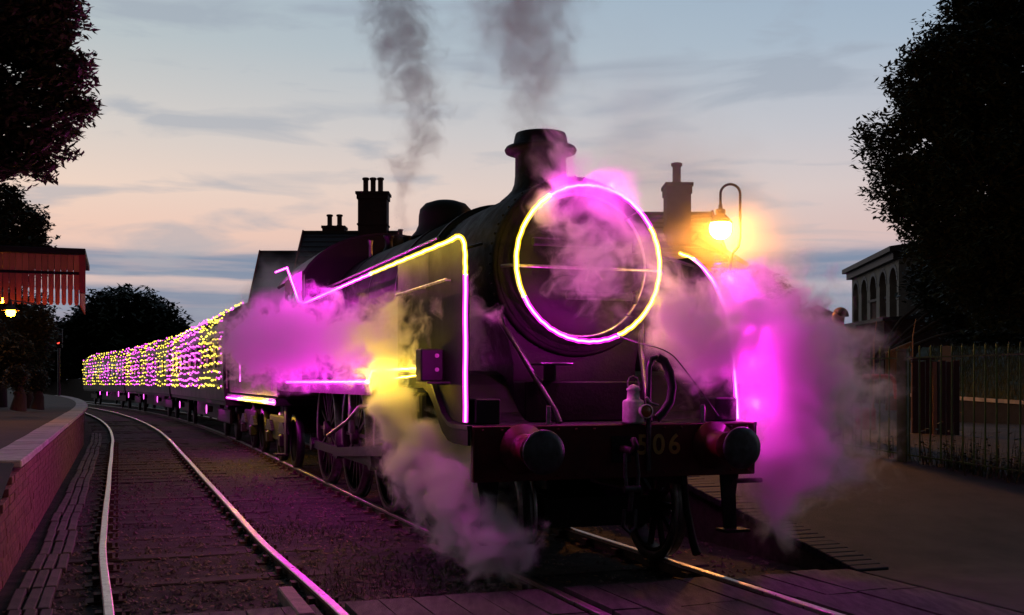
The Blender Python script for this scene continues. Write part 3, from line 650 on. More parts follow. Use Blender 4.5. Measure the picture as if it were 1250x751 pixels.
for i, s in enumerate(S_):
    c = car0 if i == 0 else copy_tree(car0)
    a, b2 = P(0, s), P(0, s+19.6); d = b2-a; rzv = math.atan2(-d.x, d.y)
    c.matrix_world = Matrix.Translation(a) @ Matrix.Rotation(rzv, 4, 'Z')
    tag(c, labels[i], 'carriage', 'carriages of the train'); cars.append(c.matrix_world.copy())
# nets of bulbs, hung on the carriage sides
nl = ['net of yellow and magenta bulbs on the nearest carriage side', 'net of yellow and magenta bulbs on the middle carriage', 'net of tiny yellow and magenta bulbs on the farthest carriage']
blocks = []; y = 20.75; k = 1
for ln in [.6, 5.6, 8.2, 3.4, 3, 3.6, 4, 3, 5, 2.6, 4.4, 3, 3, 5, 3, 4, 3, 3]: blocks.append((y, y+ln, k)); y += ln; k ^= 1
for i, Mx in enumerate(cars):
    nr = empty('light_net', Mx, label=nl[i], cat='string lights', group='bulb nets hung on the carriages')
    by, bmg, cb = MB(), MB(), MB(); rr = random.Random(50+i); grow = (.95, 1.15, 1.35)[i]
    rowz = [1.50, 1.70, 1.91, 2.12, 2.33, 2.54, 2.75, 2.96, 3.17, 3.30, 3.52, 3.66]
    for r_i, z0 in enumerate(rowz):
        x0 = -1.40 if z0 < 2.9 else -1.37 if z0 < 3.2 else -1.33 if z0 < 3.4 else -1.12 if z0 < 3.6 else -.85
        ph = rr.random()*6; pts = []
        yy = .05
        while yy < 19.6:
            z = z0+.022*math.sin(yy*1.3+ph)+.008*math.sin(yy*3.1+ph*2); pts.append((x0, yy, z))
            sa = S_[i]+yy; cl = next((k for a, b_, k in blocks if a <= sa < b_), 1)
            if rr.random() < .04: cl ^= 1
            if (z0 in (3.30,)) and rr.random() < .35: cl = 0
            if rr.random() < .93:
                r0 = rr.uniform(.024, .038)*grow; mb = bmg if cl else by; c = Vector((x0-.02, yy, z+rr.uniform(-.045, .045)))
                mb.add([c+Vector(v)*r0 for v in ((1, 0, 0), (-1, 0, 0), (0, 1, 0), (0, -1, 0), (0, 0, 1), (0, 0, -1))], [(0, 2, 4), (2, 1, 4), (1, 3, 4), (3, 0, 4), (2, 0, 5), (1, 2, 5), (3, 1, 5), (0, 3, 5)])
            yy += rr.uniform(.30, .6)*(1+.75*i)
        cb.tube(pts[::4], .006, 3, cap=False)
    by.build('yellow_bulbs', M['bulb_y'], nr, kind='stuff'); bmg.build('magenta_bulbs', M['bulb_m'], nr, kind='stuff'); cb.build('cable', M['rubber'], nr, kind='stuff')
    for yy, cl, e in ((3, YEL, 14), (10, MAG, 22), (16, YEL, 12)): lamp('net_glow', (-1.75, yy, 2.4), cl, e, 0, nr)
# magenta spotlights below the carriage sills
for i, (qx, qy) in enumerate([(255, 499.5), (221.6, 494), (194, 487.6), (177, 484), (158.5, 482.5), (146, 481), (132, 480), (123.5, 479)]):
    k = (625-qx)/FPX; s = 22.5
    while s < 85:
        p = P(-1.36, s)
        if -p.x/p.y >= k: break
        s += .1
    p = P(-1.36, s); z = EYE-(qy-Y0PX)/FPX*p.y
    so = empty('sill_spotlight', Matrix.Translation((p.x, p.y, z)) @ Matrix.Rotation(head(s), 4, 'Z'), label='small magenta spotlight under the carriage side, %s along from the tender' % ['first', 'second', 'third', 'fourth', 'fifth', 'sixth', 'seventh', 'last and smallest'][i], cat='spotlight', group='magenta spotlights below the carriages')
    MB().box(-.05, .12, -.07, .07, -.09, .09, .02).build('housing', M['black_paint'], so)
    w_ = .08*(1+.4*i/7); MB().lathe([(0, -.075), (w_, -.07), (w_, -.055)], (0, 0, 0), 'x', 12).build('lens', M['bulb_m'], so, Matrix.Translation((p.x, p.y, z)) @ Matrix.Rotation(head(s), 4, 'Z') @ Matrix.Diagonal((1, 1, 1.6, 1)))
    lamp('spot_glow', (-.2, 0, -.02), MAG, 6 if i < 4 else 3, 0, so)

# ---------------- neon tubes on the locomotive
ELL = 0
def resample(pts, st_):
    out = [Vector(pts[0])]; 
    for a, b_ in zip(pts, pts[1:]):
        a, b_ = Vector(a), Vector(b_); n = max(1, int((b_-a).length/st_))
        out += [a.lerp(b_, (k+1)/n) for k in range(n)]
    return out
def smooth(pts, it=3, closed=False):
    for _ in range(it):
        q = []
        m = len(pts)
        for i in range(m if closed else m-1):
            a, b_ = Vector(pts[i]), Vector(pts[(i+1) % m]); q += [a*.75+b_*.25, a*.25+b_*.75]
        if not closed: q = [Vector(pts[0])]+q+[Vector(pts[-1])]
        pts = q
    return pts
def neon(name, runs, label, r=.0165, glow=1., lamps=True, off=(0, 0, 0), cat='light strip', group=None):
    """runs: [(points, 'm'|'y', watts per metre)]; each run is one length of lit tube"""
    e = empty(name, FR, label=label, cat=cat, group=group)
    for pts, cl, wpm in runs:
        pts = resample(pts, .13)
        pts = [p+Vector((.002*math.sin(i*1.7), 0, .003*math.sin(i*2.3+1))) for i, p in enumerate(pts)]
        tb = MB().tube(pts, r*1.35, 8).build('light_tube', M['sleeve_m' if cl == 'm' else 'sleeve_y'], e)
        MB().tube(pts, r*.55, 6).build('lit_core', M['neon_m' if cl == 'm' else 'neon_y'], tb)
        L_ = sum((b_-a).length for a, b_ in zip(pts, pts[1:])); n = max(1, round(L_/.26))
        for k in range(n):
            q_ = (k+.5)/n*(len(pts)-1); i_ = min(len(pts)-2, int(q_))
            lamp('tube_glow', pts[i_].lerp(pts[i_+1], q_-i_)+Vector(off), MAG if cl == 'm' else YEL, wpm*L_/n, 0, e)
    return e
GA = 1.0
RR = .688
def arc(a0, a1): return [(RR*math.cos(R(a)), .60, CZ+RR*math.sin(R(a))) for a in range(a0, a1+1, 3)]
neon('neon_ring', [(arc(66, 123), 'm', 30), (arc(123, 207), 'y', 7), (arc(207, 294), 'm', 28), (arc(294, 390), 'y', 14), (arc(390, 426), 'm', 30)],
     'glowing neon ring, yellow and magenta, round the smokebox door', r=.018, off=(0, -.09, 0), cat='neon ring')
br = MB()
for a in (45, 135, 225, 315): br.bar((.60*math.cos(R(a)), .80, CZ+.60*math.sin(R(a))), (RR*.985*math.cos(R(a)), .62, CZ+RR*.985*math.sin(R(a))), .012)
for o_r in range(1): br.build('bracket', M['black_paint'], bpy.data.objects['neon_ring'], FR, kind='stuff')
x = -1.30; gn = 'neon tubes on the locomotive'
neon('neon_edge', [([(x, .11, 1.27), (x, .11, 2.45)], 'm', 24), (smooth([(x, .11, 2.45), (x, .12, 2.72), (x, .30, 2.79), (x, .50, 2.775)]), 'y', 8),
     ([(x, .50, 2.775), (x, 3.6, 2.785)], 'y', 7), (smooth([(x, 3.6, 2.785), (x, 8.1, 2.775)], 1), 'm', 18), ([(x-.02, 8.1, 2.775), (x-.05, 8.35, 2.82), (x-.05, 9.55, 3.44), (x-.05, 10.9, 3.50)], 'm', 13)],
     'neon tube up the left smoke deflector and back along the boiler to the cab', off=(-.12, 0, 0), group=gn)
RA = [(.279, 1.262), (.335, 1.716), (.377, 2.011), (.447, 2.2), (.519, 2.316), (.665, 2.50), (.922, 2.70), (1.128, 2.80), (1.34, 2.86)]
x = 1.30; rs = smooth([(x, t, z) for t, z in RA], 1); m_ = len(rs)//2-3
neon('neon_edge', [(rs[:m_+1], 'm', 60), (rs[m_:-3], 'm', 56), (rs[-4:], 'y', 30)],
     'thin neon tube arcing down the front edge of the right smoke deflector', r=.016, off=(.10, -.14, 0), group=gn)
x = -1.35
neon('neon_edge', [([(x, 9.6, 1.60), (x, 3.5, 1.60)], 'm', 15), ([(x, 3.5, 1.60), (x, 3.3, 1.72), (x, 1.45, 1.72)], 'y', 11)], 'stepped neon tube along the left running plate behind the steam', r=.019, off=(-.12, 0, 0), group=gn)
neon('neon_edge', [([(x-.01, 2.8, 1.585), (x-.01, 2.6, 1.625), (x-.01, 1.35, 1.655)], 'y', 7)], 'short lower yellow neon tube just under the step of the running plate', r=.010, off=(-.16, 0, -.06), group=gn)
neon('neon_edge', [([(x, 11.1, 1.24), (x, 12.6, 1.24)], 'm', 14), ([(x, 12.6, 1.24), (x, 17.2, 1.225)], 'y', 14), ([(x, 17.2, 1.225), (x, 19.9, 1.22)], 'm', 14)], 'neon tube along the bottom of the tender side', r=.026, off=(-.08, 0, 0), group=gn)
neon('neon_edge', [([(x-.02, 16.6, 1.62), (x-.02, 16.6, 2.25)], 'm', 4)], 'short upright neon tube on the tender side', r=.014, off=(-.05, 0, 0), group=gn)
# headlamp on the beam
hl = empty('headlamp', FR @ Matrix.Translation((.115, -.03, 1.26)) , label='small white oil lamp with amber lens standing on the buffer beam', cat='lamp')
MB().lathe([(0, 0), (.09, 0), (.092, .01), (.09, .165), (.085, .18), (.055, .195), (.05, .26), (.058, .265), (.058, .275), (.045, .30), (.0, .315)], (0, 0, 0), 'z', 20).build('body', M['white_lamp'], hl)
MB().tube([(.048, 0, .27), (.052, 0, .33), (.035, 0, .37), (0, 0, .385), (-.035, 0, .37), (-.052, 0, .33), (-.048, 0, .27)], .006, 6).build('handle', M['steel'], hl)
h = MB(); h.lathe([(.045, -.06), (.056, -.10), (.060, -.135), (.050, -.138)], (.055, 0, .095), 'y', 20); h.build('lens_hood', M['white_lamp'], hl)
MB().lathe([(.052, -.125), (.03, -.138), (0, -.142)], (.055, 0, .095), 'y', 20).build('lens', M['amber_glass'], hl)
MB().box(-.08, .08, -.08, .08, -.012, 0, .003).build('base', M['steel'], hl)
# a thin wire from the door to the hose
MB().tube(smooth([(.25, .62, 2.02), (.33, .3, 1.93), (.45, -.02, 1.86), (.6, 0, 1.72), (1.0, .1, 1.3)], 2), .006, 5).build('wire', M['dull_steel'], M=FR, label='thin wire from the smokebox door down to the buffer beam', cat='wire')

# ================================================================== LEFT PLATFORM THINGS
# canopy with its boarded valance
D_ = 22.; c0 = px(98, 373, D_); cu0 = (c0.x-OX)*CT+(c0.y-OY)*ST; ct0 = -(c0.x-OX)*ST+(c0.y-OY)*CT
zb = c0.z; zt = px(98, 304, D_).z; zm = px(98, 334, D_).z
can = empty('platform_canopy', FR @ Matrix.Translation((cu0, ct0, 0)), label='platform canopy with red boarded valance at the left edge', cat='canopy')
MB().box(-9, .10, -.1, 3.3, zt-.12, zt, .01).build('roof', M['black_paint'], can)
MB().box(-9, .06, .0, .05, zm-.03, zm+.03).build('fascia_rail', M['black_paint'], can)
pw = .118
up = MB().box(-pw/2+.004, pw/2-.004, -.012, .012, 0, zt-zm-.16, .003).mesh('upper_board', M['valance2'])
hb = zm-.03-zb
def dagger(h):
    w_ = pw/2-.005; return MB().prism([(-w_, h), (w_, h), (w_, .34), (w_*.8, .30), (w_*.8, .05), (w_*.4, 0), (-w_*.4, 0), (-w_*.8, .05), (-w_*.8, .30), (-w_, .34)], -.012, .012, 'y')
lo_ = dagger(hb).mesh('lower_board', M['valance'])
for k in range(46):
    inst('upper_board', up, can, (-.07-k*pw, rnd.uniform(-.004, .004), zm+.03)); inst('lower_board', lo_, can, (-.07-k*pw, rnd.uniform(-.004, .004), zb))
for k in range(26):
    inst('upper_board', up, can, (0, .1+k*pw, zm+.03), R(90)); inst('lower_board', lo_, can, (0, .1+k*pw, zb), R(90))
MB().box(-.02, .10, -.02, .0, zt-.9, zt).build('corner_board', M['bargeboard'], can)
for y in (2.9,):
    p_ = MB(); p_.lathe([(.10, PZ), (.10, 1.5), (.07, 1.55), (.06, zt-.4), (.11, zt-.3), (.11, zt-.12)], (-3.6, y, 0), 'z', 12); p_ = p_.build('post', M['fence'], can)
# canopy lamps, lit
for i, (qx, qy, dd) in enumerate([(13, 381, 20.6), (1, 366, 27)]):
    p = px(qx, qy, dd); e = empty('canopy_lamp', loc=p, label=['lit orange lamp hanging under the left canopy', 'second orange lamp half hidden behind the canopy boards'][i], cat='lamp', group='canopy lamps')
    MB().lathe([(0, -.09), (.065, -.07), (.09, 0), (.065, .05), (0, .06)], (0, 0, 0), 'z', 16).build('globe', M['amberlit'], e)
    MB().lathe([(.17, .03), (.09, .09), (.03, .13), (.02, .24)], (0, 0, 0), 'z', 16).tube([(0, 0, .22), (0, 1.5, .24)], .014, 6).build('shade', M['lampgreen'], e)
# bench on the platform
bq = P(-6.9, 11.5, PZ); be = empty('platform_bench', Matrix.Translation(bq) @ Matrix.Rotation(TH, 4, 'Z'), label='dark red slatted bench on the left platform at the picture edge', cat='bench')
for k in range(4): MB().box(-.2+.11*k, -.11+.11*k, -.8, .8, .43, .46, .005).build('slat', M['bargeboard'], be)
for k in range(4): MB().box(-.27-.03*k, -.245-.03*k, -.8, .8, .52+.11*k, .61+.11*k, .005).build('slat', M['bargeboard'], be)
for y in (-.65, .65): MB().bar((.2, y, 0), (.15, y, .43), .05).bar((-.3, y, 0), (-.2, y, .43), .05).bar((-.22, y, .42), (-.36, y, .95), .04).bar((-.25, y, .41), (.2, y, .41), .04).build('leg', M['black_paint'], be)
# colour-light signal with two red lamps
sp = px(72, 478, 62); sg = empty('railway_signal', loc=(sp.x, sp.y, 0), label='signal showing two small red lights beyond the left platform', cat='signal')
MB().tube([(0, 0, 0), (0, 0, 4.6)], .07, 10).build('post', M['dull_steel'], sg)
zl = EYE+(Y0PX-408)/FPX*62
hd = MB().box(-.2, .2, -.12, .1, zl-.8, zl+.3, .04).build('signal_head', M['black_paint'], sg)
for dz in (0, -.48): MB().lathe([(0, -.15), (.07, -.14), (.08, -.12)], (0, 0, zl+dz), 'y', 16).build('lens', M['redlit'], hd)
# far wall, bridge-like, across the end of the line
fw = MB()
for i in range(16):
    a, b2 = px(20+i*9, 478, 128-2*i), px(29+i*9, 478, 126-2*i)
    fw.add([(a.x, a.y, -.2), (b2.x, b2.y, -.2), (b2.x, b2.y, 1.7+.04*i), (a.x, a.y, 1.7+.04*i), (a.x, a.y+.4, 1.7+.04*i), (b2.x, b2.y+.4, 1.7+.04*i)], [(0, 1, 2, 3), (3, 2, 5, 4)])
fw.build('boundary_wall', M['mortar'], label='low dark wall across the far end beneath the trees', cat='wall')

# ================================================================== TREES
def leafcloud(mb, c, rad, n, size, r_, droop=.3):
    for _ in range(n):
        while True:
            d = Vector((r_.uniform(-1, 1), r_.uniform(-1, 1), r_.uniform(-1, 1)))
            if d.length < 1: break
        p = c+Vector((d.x*rad.x, d.y*rad.y, d.z*rad.z)); a = r_.random()*6.28; s = size*r_.uniform(.6, 1.3)
        u = Vector((math.cos(a), math.sin(a), r_.uniform(-.9, .3))).normalized()*s; v = Vector((-math.sin(a), math.cos(a), r_.uniform(-.5, .5)))*s*.38
        mb.add([p-u, p-u*.1+v, p+u, p-u*.1-v], [(0, 1, 2, 3)])
def tree(label, base, lobes, leaf, n, m, seed, cl=(.5, .9), name='tree', dens=1., group='trees round the station', hollow=.5, skipbark=False, rag=1.25):
    """lobes: (centre, radii) ellipsoids whose shell and inside carry leaf clumps"""
    r_ = random.Random(seed); base = Vector(base)
    e = empty(name, loc=base, label=label, cat='tree', group=group)
    mb = MB(); limbs = MB(); tot = sum(a[1].x*a[1].z for a in lobes)
    ctr = sum((a[0]*(a[1].x*a[1].z) for a in lobes), Vector())/tot
    fork = base+Vector((0, 0, (ctr.z-base.z)*.45)); h0 = max(.12, (ctr.z-base.z)*.035)
    tk = MB(); tk.tube([Vector((0, 0, -.2)), Vector((.05, 0, (fork.z-base.z)*.5)), fork-base], [h0*1.5, h0*1.05, h0], 10); tk.build('trunk', M['bark'], e)
    for c, rad in lobes:
        k = max(3, int(n*rad.x*rad.z/tot)); limbs.tube([fork-base, (fork.lerp(c, .5)-base)+Vector((r_.uniform(-.2, .2), 0, .2)), c-base], [h0*.7, h0*.45, h0*.2], 6)
        for _ in range(k):
            while True:
                d = Vector((r_.gauss(0, 1), r_.gauss(0, 1), r_.gauss(0, 1)))
                if d.length > .1: break
            d.normalize(); q = r_.uniform(hollow, 1)**.6
            q *= 1+.28*(rag-1)*4*noise.noise(d*2.3+Vector((seed, 0, 0)))
            p = c+Vector((d.x*rad.x, d.y*rad.y, d.z*rad.z))*q
            cr = r_.uniform(*cl); leafcloud(mb, p-base, Vector((cr, cr, cr*.62)), int(26*dens), leaf, r_)
            if r_.random() < .25: limbs.tube([(c-base).lerp(p-base, .25), (c-base).lerp(p-base, .65)+Vector((0, 0, .1*cr)), p-base], [h0*.16, h0*.1, h0*.04], 4)
    limbs.build('limbs', M['bark'], e); mb.build('crown', m, e); return e
V = Vector
def lob(x, y, D, rx, rz, ry=None):           # a lobe by where it is seen and how wide it is
    s = FPX/D; return (px(x, y, D), V((rx/s, (ry or rx)/s, rz/s)))
# big tree on the right
tree('huge dark tree filling the right edge above the fence', (15.6, 31, .5), [lob(1250, 130, 30, 115, 120), lob(1180, 110, 29, 85, 75), lob(1130, 175, 29, 72, 70), lob(1205, 230, 28, 95, 90), lob(1145, 255, 29, 60, 42), lob(1280, 20, 30, 95, 60), lob(1235, 330, 28, 80, 70), lob(1290, 260, 30, 90, 110), lob(1215, 30, 30, 45, 45), lob(1140, 100, 29.5, 50, 55), lob(1180, 40, 30, 45, 50), lob(1110, 230, 29, 48, 45), lob(1205, 310, 28, 90, 60), lob(1168, 292, 29, 55, 34)],
     0.105, 3600, M['leaf'], 11, (.28, .55), dens=1.35, hollow=.35)
tree('dark lower tree between the round-windowed building and the bank', (13.2, 40, .5), [lob(1190, 380, 38, 40, 55), lob(1235, 390, 36, 45, 50), lob(1150, 350, 39, 36, 40), lob(1190, 340, 38, 50, 50), lob(1240, 350, 37, 60, 60)], .13, 1300, M['leaf'], 12, (.4, .7), hollow=.2)
# near tree overhanging top left
tree('near tree with drooping leafy branches hanging in at the top left', (-8.6, 13.0, .8), [lob(10, 40, 12, 88, 70), lob(60, 90, 12, 52, 70), lob(20, 160, 12.4, 78, 52), lob(-60, 110, 12, 90, 130), lob(40, 10, 12, 62, 48), lob(90, 135, 12, 26, 24), lob(30, 205, 12.3, 42, 20)],
     .055, 1250, M['leaf2'], 13, (.10, .20), dens=1.1, hollow=.15)
tree('darker fir-like tree behind the left canopy roof', (-15.5, 33, .8), [lob(15, 300, 33, 40, 60), lob(40, 275, 33, 16, 22), lob(10, 245, 33, 22, 22), lob(45, 300, 33, 14, 14), lob(-30, 300, 34, 40, 60), lob(20, 400, 34, 45, 50)], .11, 900, M['leaf'], 14, (.22, .42), hollow=.2)
tree('bushy tree below the canopy at the left', (-14, 31.5, .8), [lob(35, 420, 30, 26, 38), lob(10, 440, 29, 30, 30), lob(50, 395, 30, 12, 16)], .09, 420, M['leaf'], 15, (.2, .4), hollow=.2)
tree('large rounded tree beyond the far end of the train', (-42, 118, 0), [lob(150, 392, 118, 55, 42), lob(105, 410, 118, 40, 34), lob(195, 405, 118, 36, 34), lob(165, 430, 118, 60, 40), lob(75, 430, 116, 34, 30)], .42, 1500, M['leaf'], 16, (.9, 1.6), hollow=.2)
tree('low dark tree left of the rounded tree at the line end', (-52, 121, 0), [lob(40, 440, 120, 34, 28), lob(75, 450, 120, 34, 20), lob(10, 430, 121, 36, 36)], .42, 520, M['leaf'], 17, (.9, 1.6), hollow=.2)
tree('dark tree behind the steam right of the street lamp', (13.2, 52, 0), [lob(935, 370, 50, 30, 34), lob(915, 355, 50, 26, 26), lob(955, 380, 50, 16, 16)], .2, 520, M['leaf'], 18, (.4, .8), hollow=.2)
for i, (a, b2, dd) in enumerate([(22, 462, 24), (45, 466, 28)]):
    tree(['clipped bush at the left platform back, nearer one', 'clipped bush at the left platform back, farther one'][i], px(a, 490, dd), [lob(a, b2, dd, 11, 16)], .05, 90, M['leaf'], 20+i, (.1, .2), name='bush', hollow=.2, group='bushes on the left platform')

# ================================================================== STATION BUILDINGS
def house(label, L0, Rr, D0, depth, ridge_y, eave_z, gable='l', name='station_house', wallm=None, cat='house'):
    """ridge runs across from px L0 to Rr at distance D0+depth/2"""
    Dm = D0+depth/2; xl = (L0-625)/FPX*Dm; xr = (Rr-625)/FPX*Dm; zr = EYE+(Y0PX-ridge_y)/FPX*Dm
    e = empty(name, loc=((xl+xr)/2, Dm, 0), label=label, cat=cat); hw = (xr-xl)/2; hd_ = depth/2; z0 = eave_z
    w_ = MB().prism([(-hd_+.3, 0), (hd_-.3, 0), (hd_-.3, z0), (0, zr-.25), (-hd_+.3, z0)], -hw+.3, hw-.3, 'x').build('wall', wallm or M['housebrick'], e)
    rf = MB()
    for sd in (-1, 1):
        rows_ = 14
        for k in range(rows_):
            f0, f1 = k/rows_, (k+1.15)/rows_
            y0, zA = sd*(hd_+.15)*(1-f0), z0-.1+(zr-z0+.1)*f0; y1, zB = sd*(hd_+.15)*(1-min(1, f1)), z0-.1+(zr-z0+.1)*min(1, f1)
            rf.add([(-hw, y0, zA+.05), (hw, y0, zA+.05), (hw, y1, zB), (-hw, y1, zB), (-hw, y0, zA), (hw, y0, zA)], [(0, 1, 2, 3), (4, 5, 1, 0)])
    rf.box(-hw, hw, -.1, .1, zr-.06, zr+.08); roof = rf.build('roof', M['slate'], e)
    for sx in (-1, 1):
        b_ = MB()
        for sd in (-1, 1): b_.bar((sx*(hw+.03), sd*(hd_+.18), z0-.15), (sx*(hw+.03), 0, zr+.02), .06, .28)
        b_.build('bargeboard', M['bargeboard'], e)
    for k in range(3):
        xx = -hw*.6+k*hw*.6; wn_ = MB().box(xx-.45, xx+.45, -hd_+.26, -hd_+.32, 1.4+PZ*.5, 3.2, .0).build('window', M['glass'], e)
        MB().box(xx-.5, xx+.5, -hd_+.2, -hd_+.31, 1.28+PZ*.5, 1.4+PZ*.5).box(xx-.02, xx+.02, -hd_+.24, -hd_+.275, 1.4+PZ*.5, 3.2).box(xx-.45, xx+.45, -hd_+.235, -hd_+.27, 2.5, 2.54).build('frame', M['stone'], wn_)
    return e, Dm, hw, hd_, zr
def stack(e, x0, x1, ytop, ybase, D, dy, pots, potw, poth, name='chimney'):
    """chimney stack and its pots, parts of house e"""
    o0 = e.location; s = FPX/D; X0, X1 = (x0-625)/s-o0.x, (x1-625)/s-o0.x; zt_ = EYE+(Y0PX-ytop)/s; zb_ = EYE+(Y0PX-ybase)/s-.8; y = D-o0.y
    m = MB(); m.box(X0, X1, y-dy, y+dy, zb_, zt_-.35); o = (X1-X0)*.04
    m.box(X0-o, X1+o, y-dy-.06, y+dy+.06, zt_-.35, zt_-.12); m.box(X0-o*2, X1+o*2, y-dy-.12, y+dy+.12, zt_-.12, zt_); m.box(X0-o*.7, X1+o*.7, y-dy-.05, y+dy+.05, zb_+(zt_-zb_)*.42, zb_+(zt_-zb_)*.45)
    c = m.build(name, M['housebrick'], e)
    for q in pots:
        pxx = (q-625)/s-o0.x; r = potw/s/2; h = poth/s
        MB().lathe([(r*1.1, 0), (r*1.1, h*.1), (r*.85, h*.15), (r*.85, h*.82), (r*1.15, h*.86), (r*1.15, h*.97), (r*.8, h), (r*.7, h*.9)], (pxx, y, zt_), 'z', 16).build('chimney_pot', M['pot'], c)
e, *_ = house('gabled station house with a tall three-pot chimney behind the cab', 371, 486, 50, 8, 284, 5.2)
stack(e, 438.5, 473.5, 236, 286, 54, .5, (446.5, 455.5, 464.5), 7.5, 19)
stack(e, 396, 421, 277, 288, 54.5, .35, (402.5, 414.5), 7, 15)
stack(e, 481, 497, 289, 296, 54, .3, (489,), 6, 9, 'chimney')
house('lower gabled station wing at the left of the main house', 318, 372, 57, 7, 308, 4.6)
e, *_ = house('station building with single-pot chimney right of the neon ring', 752, 868, 33, 8, 262, 4.6)
stack(e, 812, 841, 226, 292, 35.5, .42, (826,), 12, 27)
# low lean-to whose roof falls away to the right
lr = MB(); a0, a1, a2 = px(846, 288, 35), px(905, 325, 35), px(846, 330, 35)
lr.prism([(a0.x, a0.z), (a1.x, a1.z), (a1.x, a1.z-.15), (a0.x, a0.z-.2)], 34, 39, 'y'); lt = empty('station_wing', loc=(a0.x, 36, 0), label='sloping roofed wing running down behind the street lamp', cat='building')
lr.v = [(x-a0.x, y-36, z) for x, y, z in lr.v]; lr.build('roof', M['slate'], lt)
MB().box(-.4, a1.x-a0.x-.3, -1.6, 2.6, 0, a1.z-.12).build('wall', M['housebrick'], lt)
p = px(985, 378, 60); hm = MB(); hm.prism([(-1.2, 0), (-1.2, p.z-.7), (-.0, p.z), (1.3, p.z-.6), (1.3, 0)], -2, 2, 'y')
ht = empty('shed', loc=(p.x, p.y, 0), label='small dark shed roof beside the man behind the steam', cat='shed'); hm.build('wall', M['housebrick'], ht)
MB().bar((-1.3, 0, p.z-.72), (0.02, 0, p.z+.06), 4.2, .1).build('roof', M['slate'], ht); MB().bar((-.02, 0, p.z+.06), (1.4, 0, p.z-.6), 4.2, .1).build('roof', M['slate'], ht)

# ---- arched building on the right
Af, An = px(1040, 333, 72), px(1097, 304, 60); ax_ = Vector((An.x-Af.x, An.y-Af.y, 0)); LA = ax_.length; ax_.normalize(); nrm = Vector((ax_.y, -ax_.x, 0))
if nrm.x > 0: nrm = -nrm
Mb = Matrix(((ax_.x, -nrm.x, 0, Af.x), (ax_.y, -nrm.y, 0, Af.y), (0, 0, 1, 0), (0, 0, 0, 1)))
eb = empty('arched_building', Mb, label='big pale building with a row of tall arched windows at the right', cat='building')
HZ = (Af.z+An.z)/2; z_b = 5.05
MB().box(0, LA, .45, 9, 0, HZ).build('wall', M['stone'], eb, Mb)
nb = 5; bw = LA/nb; ro_ = bw*.33; zs = HZ-1.65
fr = MB()
for k in range(nb):
    c = (k+.5)*bw; arcp = [(c+ro_*math.cos(R(a)), zs+ro_*math.sin(R(a))) for a in range(180, -1, -15)]
    for q in range(len(arcp)-1):
        (xa, za), (xb, zb_) = arcp[q], arcp[q+1]; fr.add([(xa, 0, za), (xb, 0, zb_), (xb, 0, HZ-.5), (xa, 0, HZ-.5), (xa, .45, za), (xb, .45, zb_)], [(0, 1, 2, 3), (0, 1, 5, 4)])
    fr.box(k*bw, c-ro_, 0, .45, z_b, HZ-.5); fr.box(c+ro_, (k+1)*bw, 0, .45, z_b, HZ-.5)
fr.box(0, LA, -.04, .45, z_b-.35, z_b); fr.box(0, LA, 0, .45, 0, z_b-.35)
fr.build('arcade_front', M['stone'], eb, Mb)
MB().box(-.5, LA+.3, -.55, 9.4, HZ-.1, HZ+.18).box(-.3, LA, -.3, .3, HZ-.5, HZ-.1).build('cornice', M['slate'], eb, Mb)
MB().prism([(-.55, HZ+.18), (9.4, HZ+.18), (4.4, HZ+.9)], -.5, LA+.3, 'x').build('roof', M['slate'], eb, Mb)
for k in range(nb):
    c = (k+.5)*bw
    for z0, z1, top in ((z_b+.15, z_b+1.0, False), (z_b+1.35, zs, True)):
        wmb = MB(); pl = [(c-ro_*.7, z0), (c+ro_*.7, z0)]+[(c+ro_*.7*math.cos(R(a)), z1+(ro_*.7*math.sin(R(a)) if top else .18*math.sin(R(a)))) for a in range(0, 181, 20)]
        wmb.prism(pl, .40, .44, 'y'); wo2 = wmb.build('window', M['glass'], eb, Mb)
        MB().box(c-.03, c+.03, .36, .40, z0, z1).box(c-ro_*.7, c+ro_*.7, .36, .40, (z0+z1)/2-.03, (z0+z1)/2+.03).box(c-ro_*.8, c+ro_*.8, .3, .44, z0-.1, z0).build('frame', M['plaster'], wo2, Mb)
    ar = MB()
    for a in range(0, 180, 15):
        A = [(c+rr_*math.cos(R(b_)), -.03, zs+rr_*math.sin(R(b_))) for b_, rr_ in ((a+1, ro_), (a+14, ro_), (a+14, ro_*1.28), (a+1, ro_*1.28))]
        ar.add(A+[(x, .02, z) for x, _, z in A], [(0, 1, 2, 3), (0, 1, 5, 4), (2, 3, 7, 6), (0, 3, 7, 4), (1, 2, 6, 5)])
    ar.build('arch_ring', M['plaster'], eb, Mb)
# rendered lower block in front of it, and dark brick block to its right
a, b2 = px(1046, 441, 56), px(1078, 441, 50)
def block(name, label, x0, x1, D, ztop_y0, ztop_y1, dep, m, cat):
    A, B = px(x0, ztop_y0, D), px(x1, ztop_y1, D); e = empty(name, loc=(A.x, D, 0), label=label, cat=cat); w_ = B.x-A.x
    mb = MB(); mb.prism([(0, 0), (w_, 0), (w_, B.z), (0, A.z)], 0, dep, 'y'); mb.build('wall', m, e)
    c = MB(); c.prism([(-.12, A.z), (w_+.12, B.z), (w_+.12, B.z+.16), (-.12, A.z+.16)], -.15, dep+.15, 'y'); c.build('roof_edge', M['slate'], e); return e
block('rendered_annex', 'grey rendered annex below the arched windows', 1046, 1079, 54, 401, 396, 5, M['plaster'], 'annex')
e = block('brick_outbuilding', 'dark brick outbuilding under the trees right of the annex', 1079, 1160, 50, 392, 386, 7, M['housebrick'], 'outbuilding')
MB().box(.35, .95, -.05, .02, 1.6, 2.9).build('window', M['glass'], e)
block('upper_wing', 'dark upper wing of the arched building above the outbuilding', 1098, 1170, 62, 362, 366, 5, M['housebrick'], 'building')
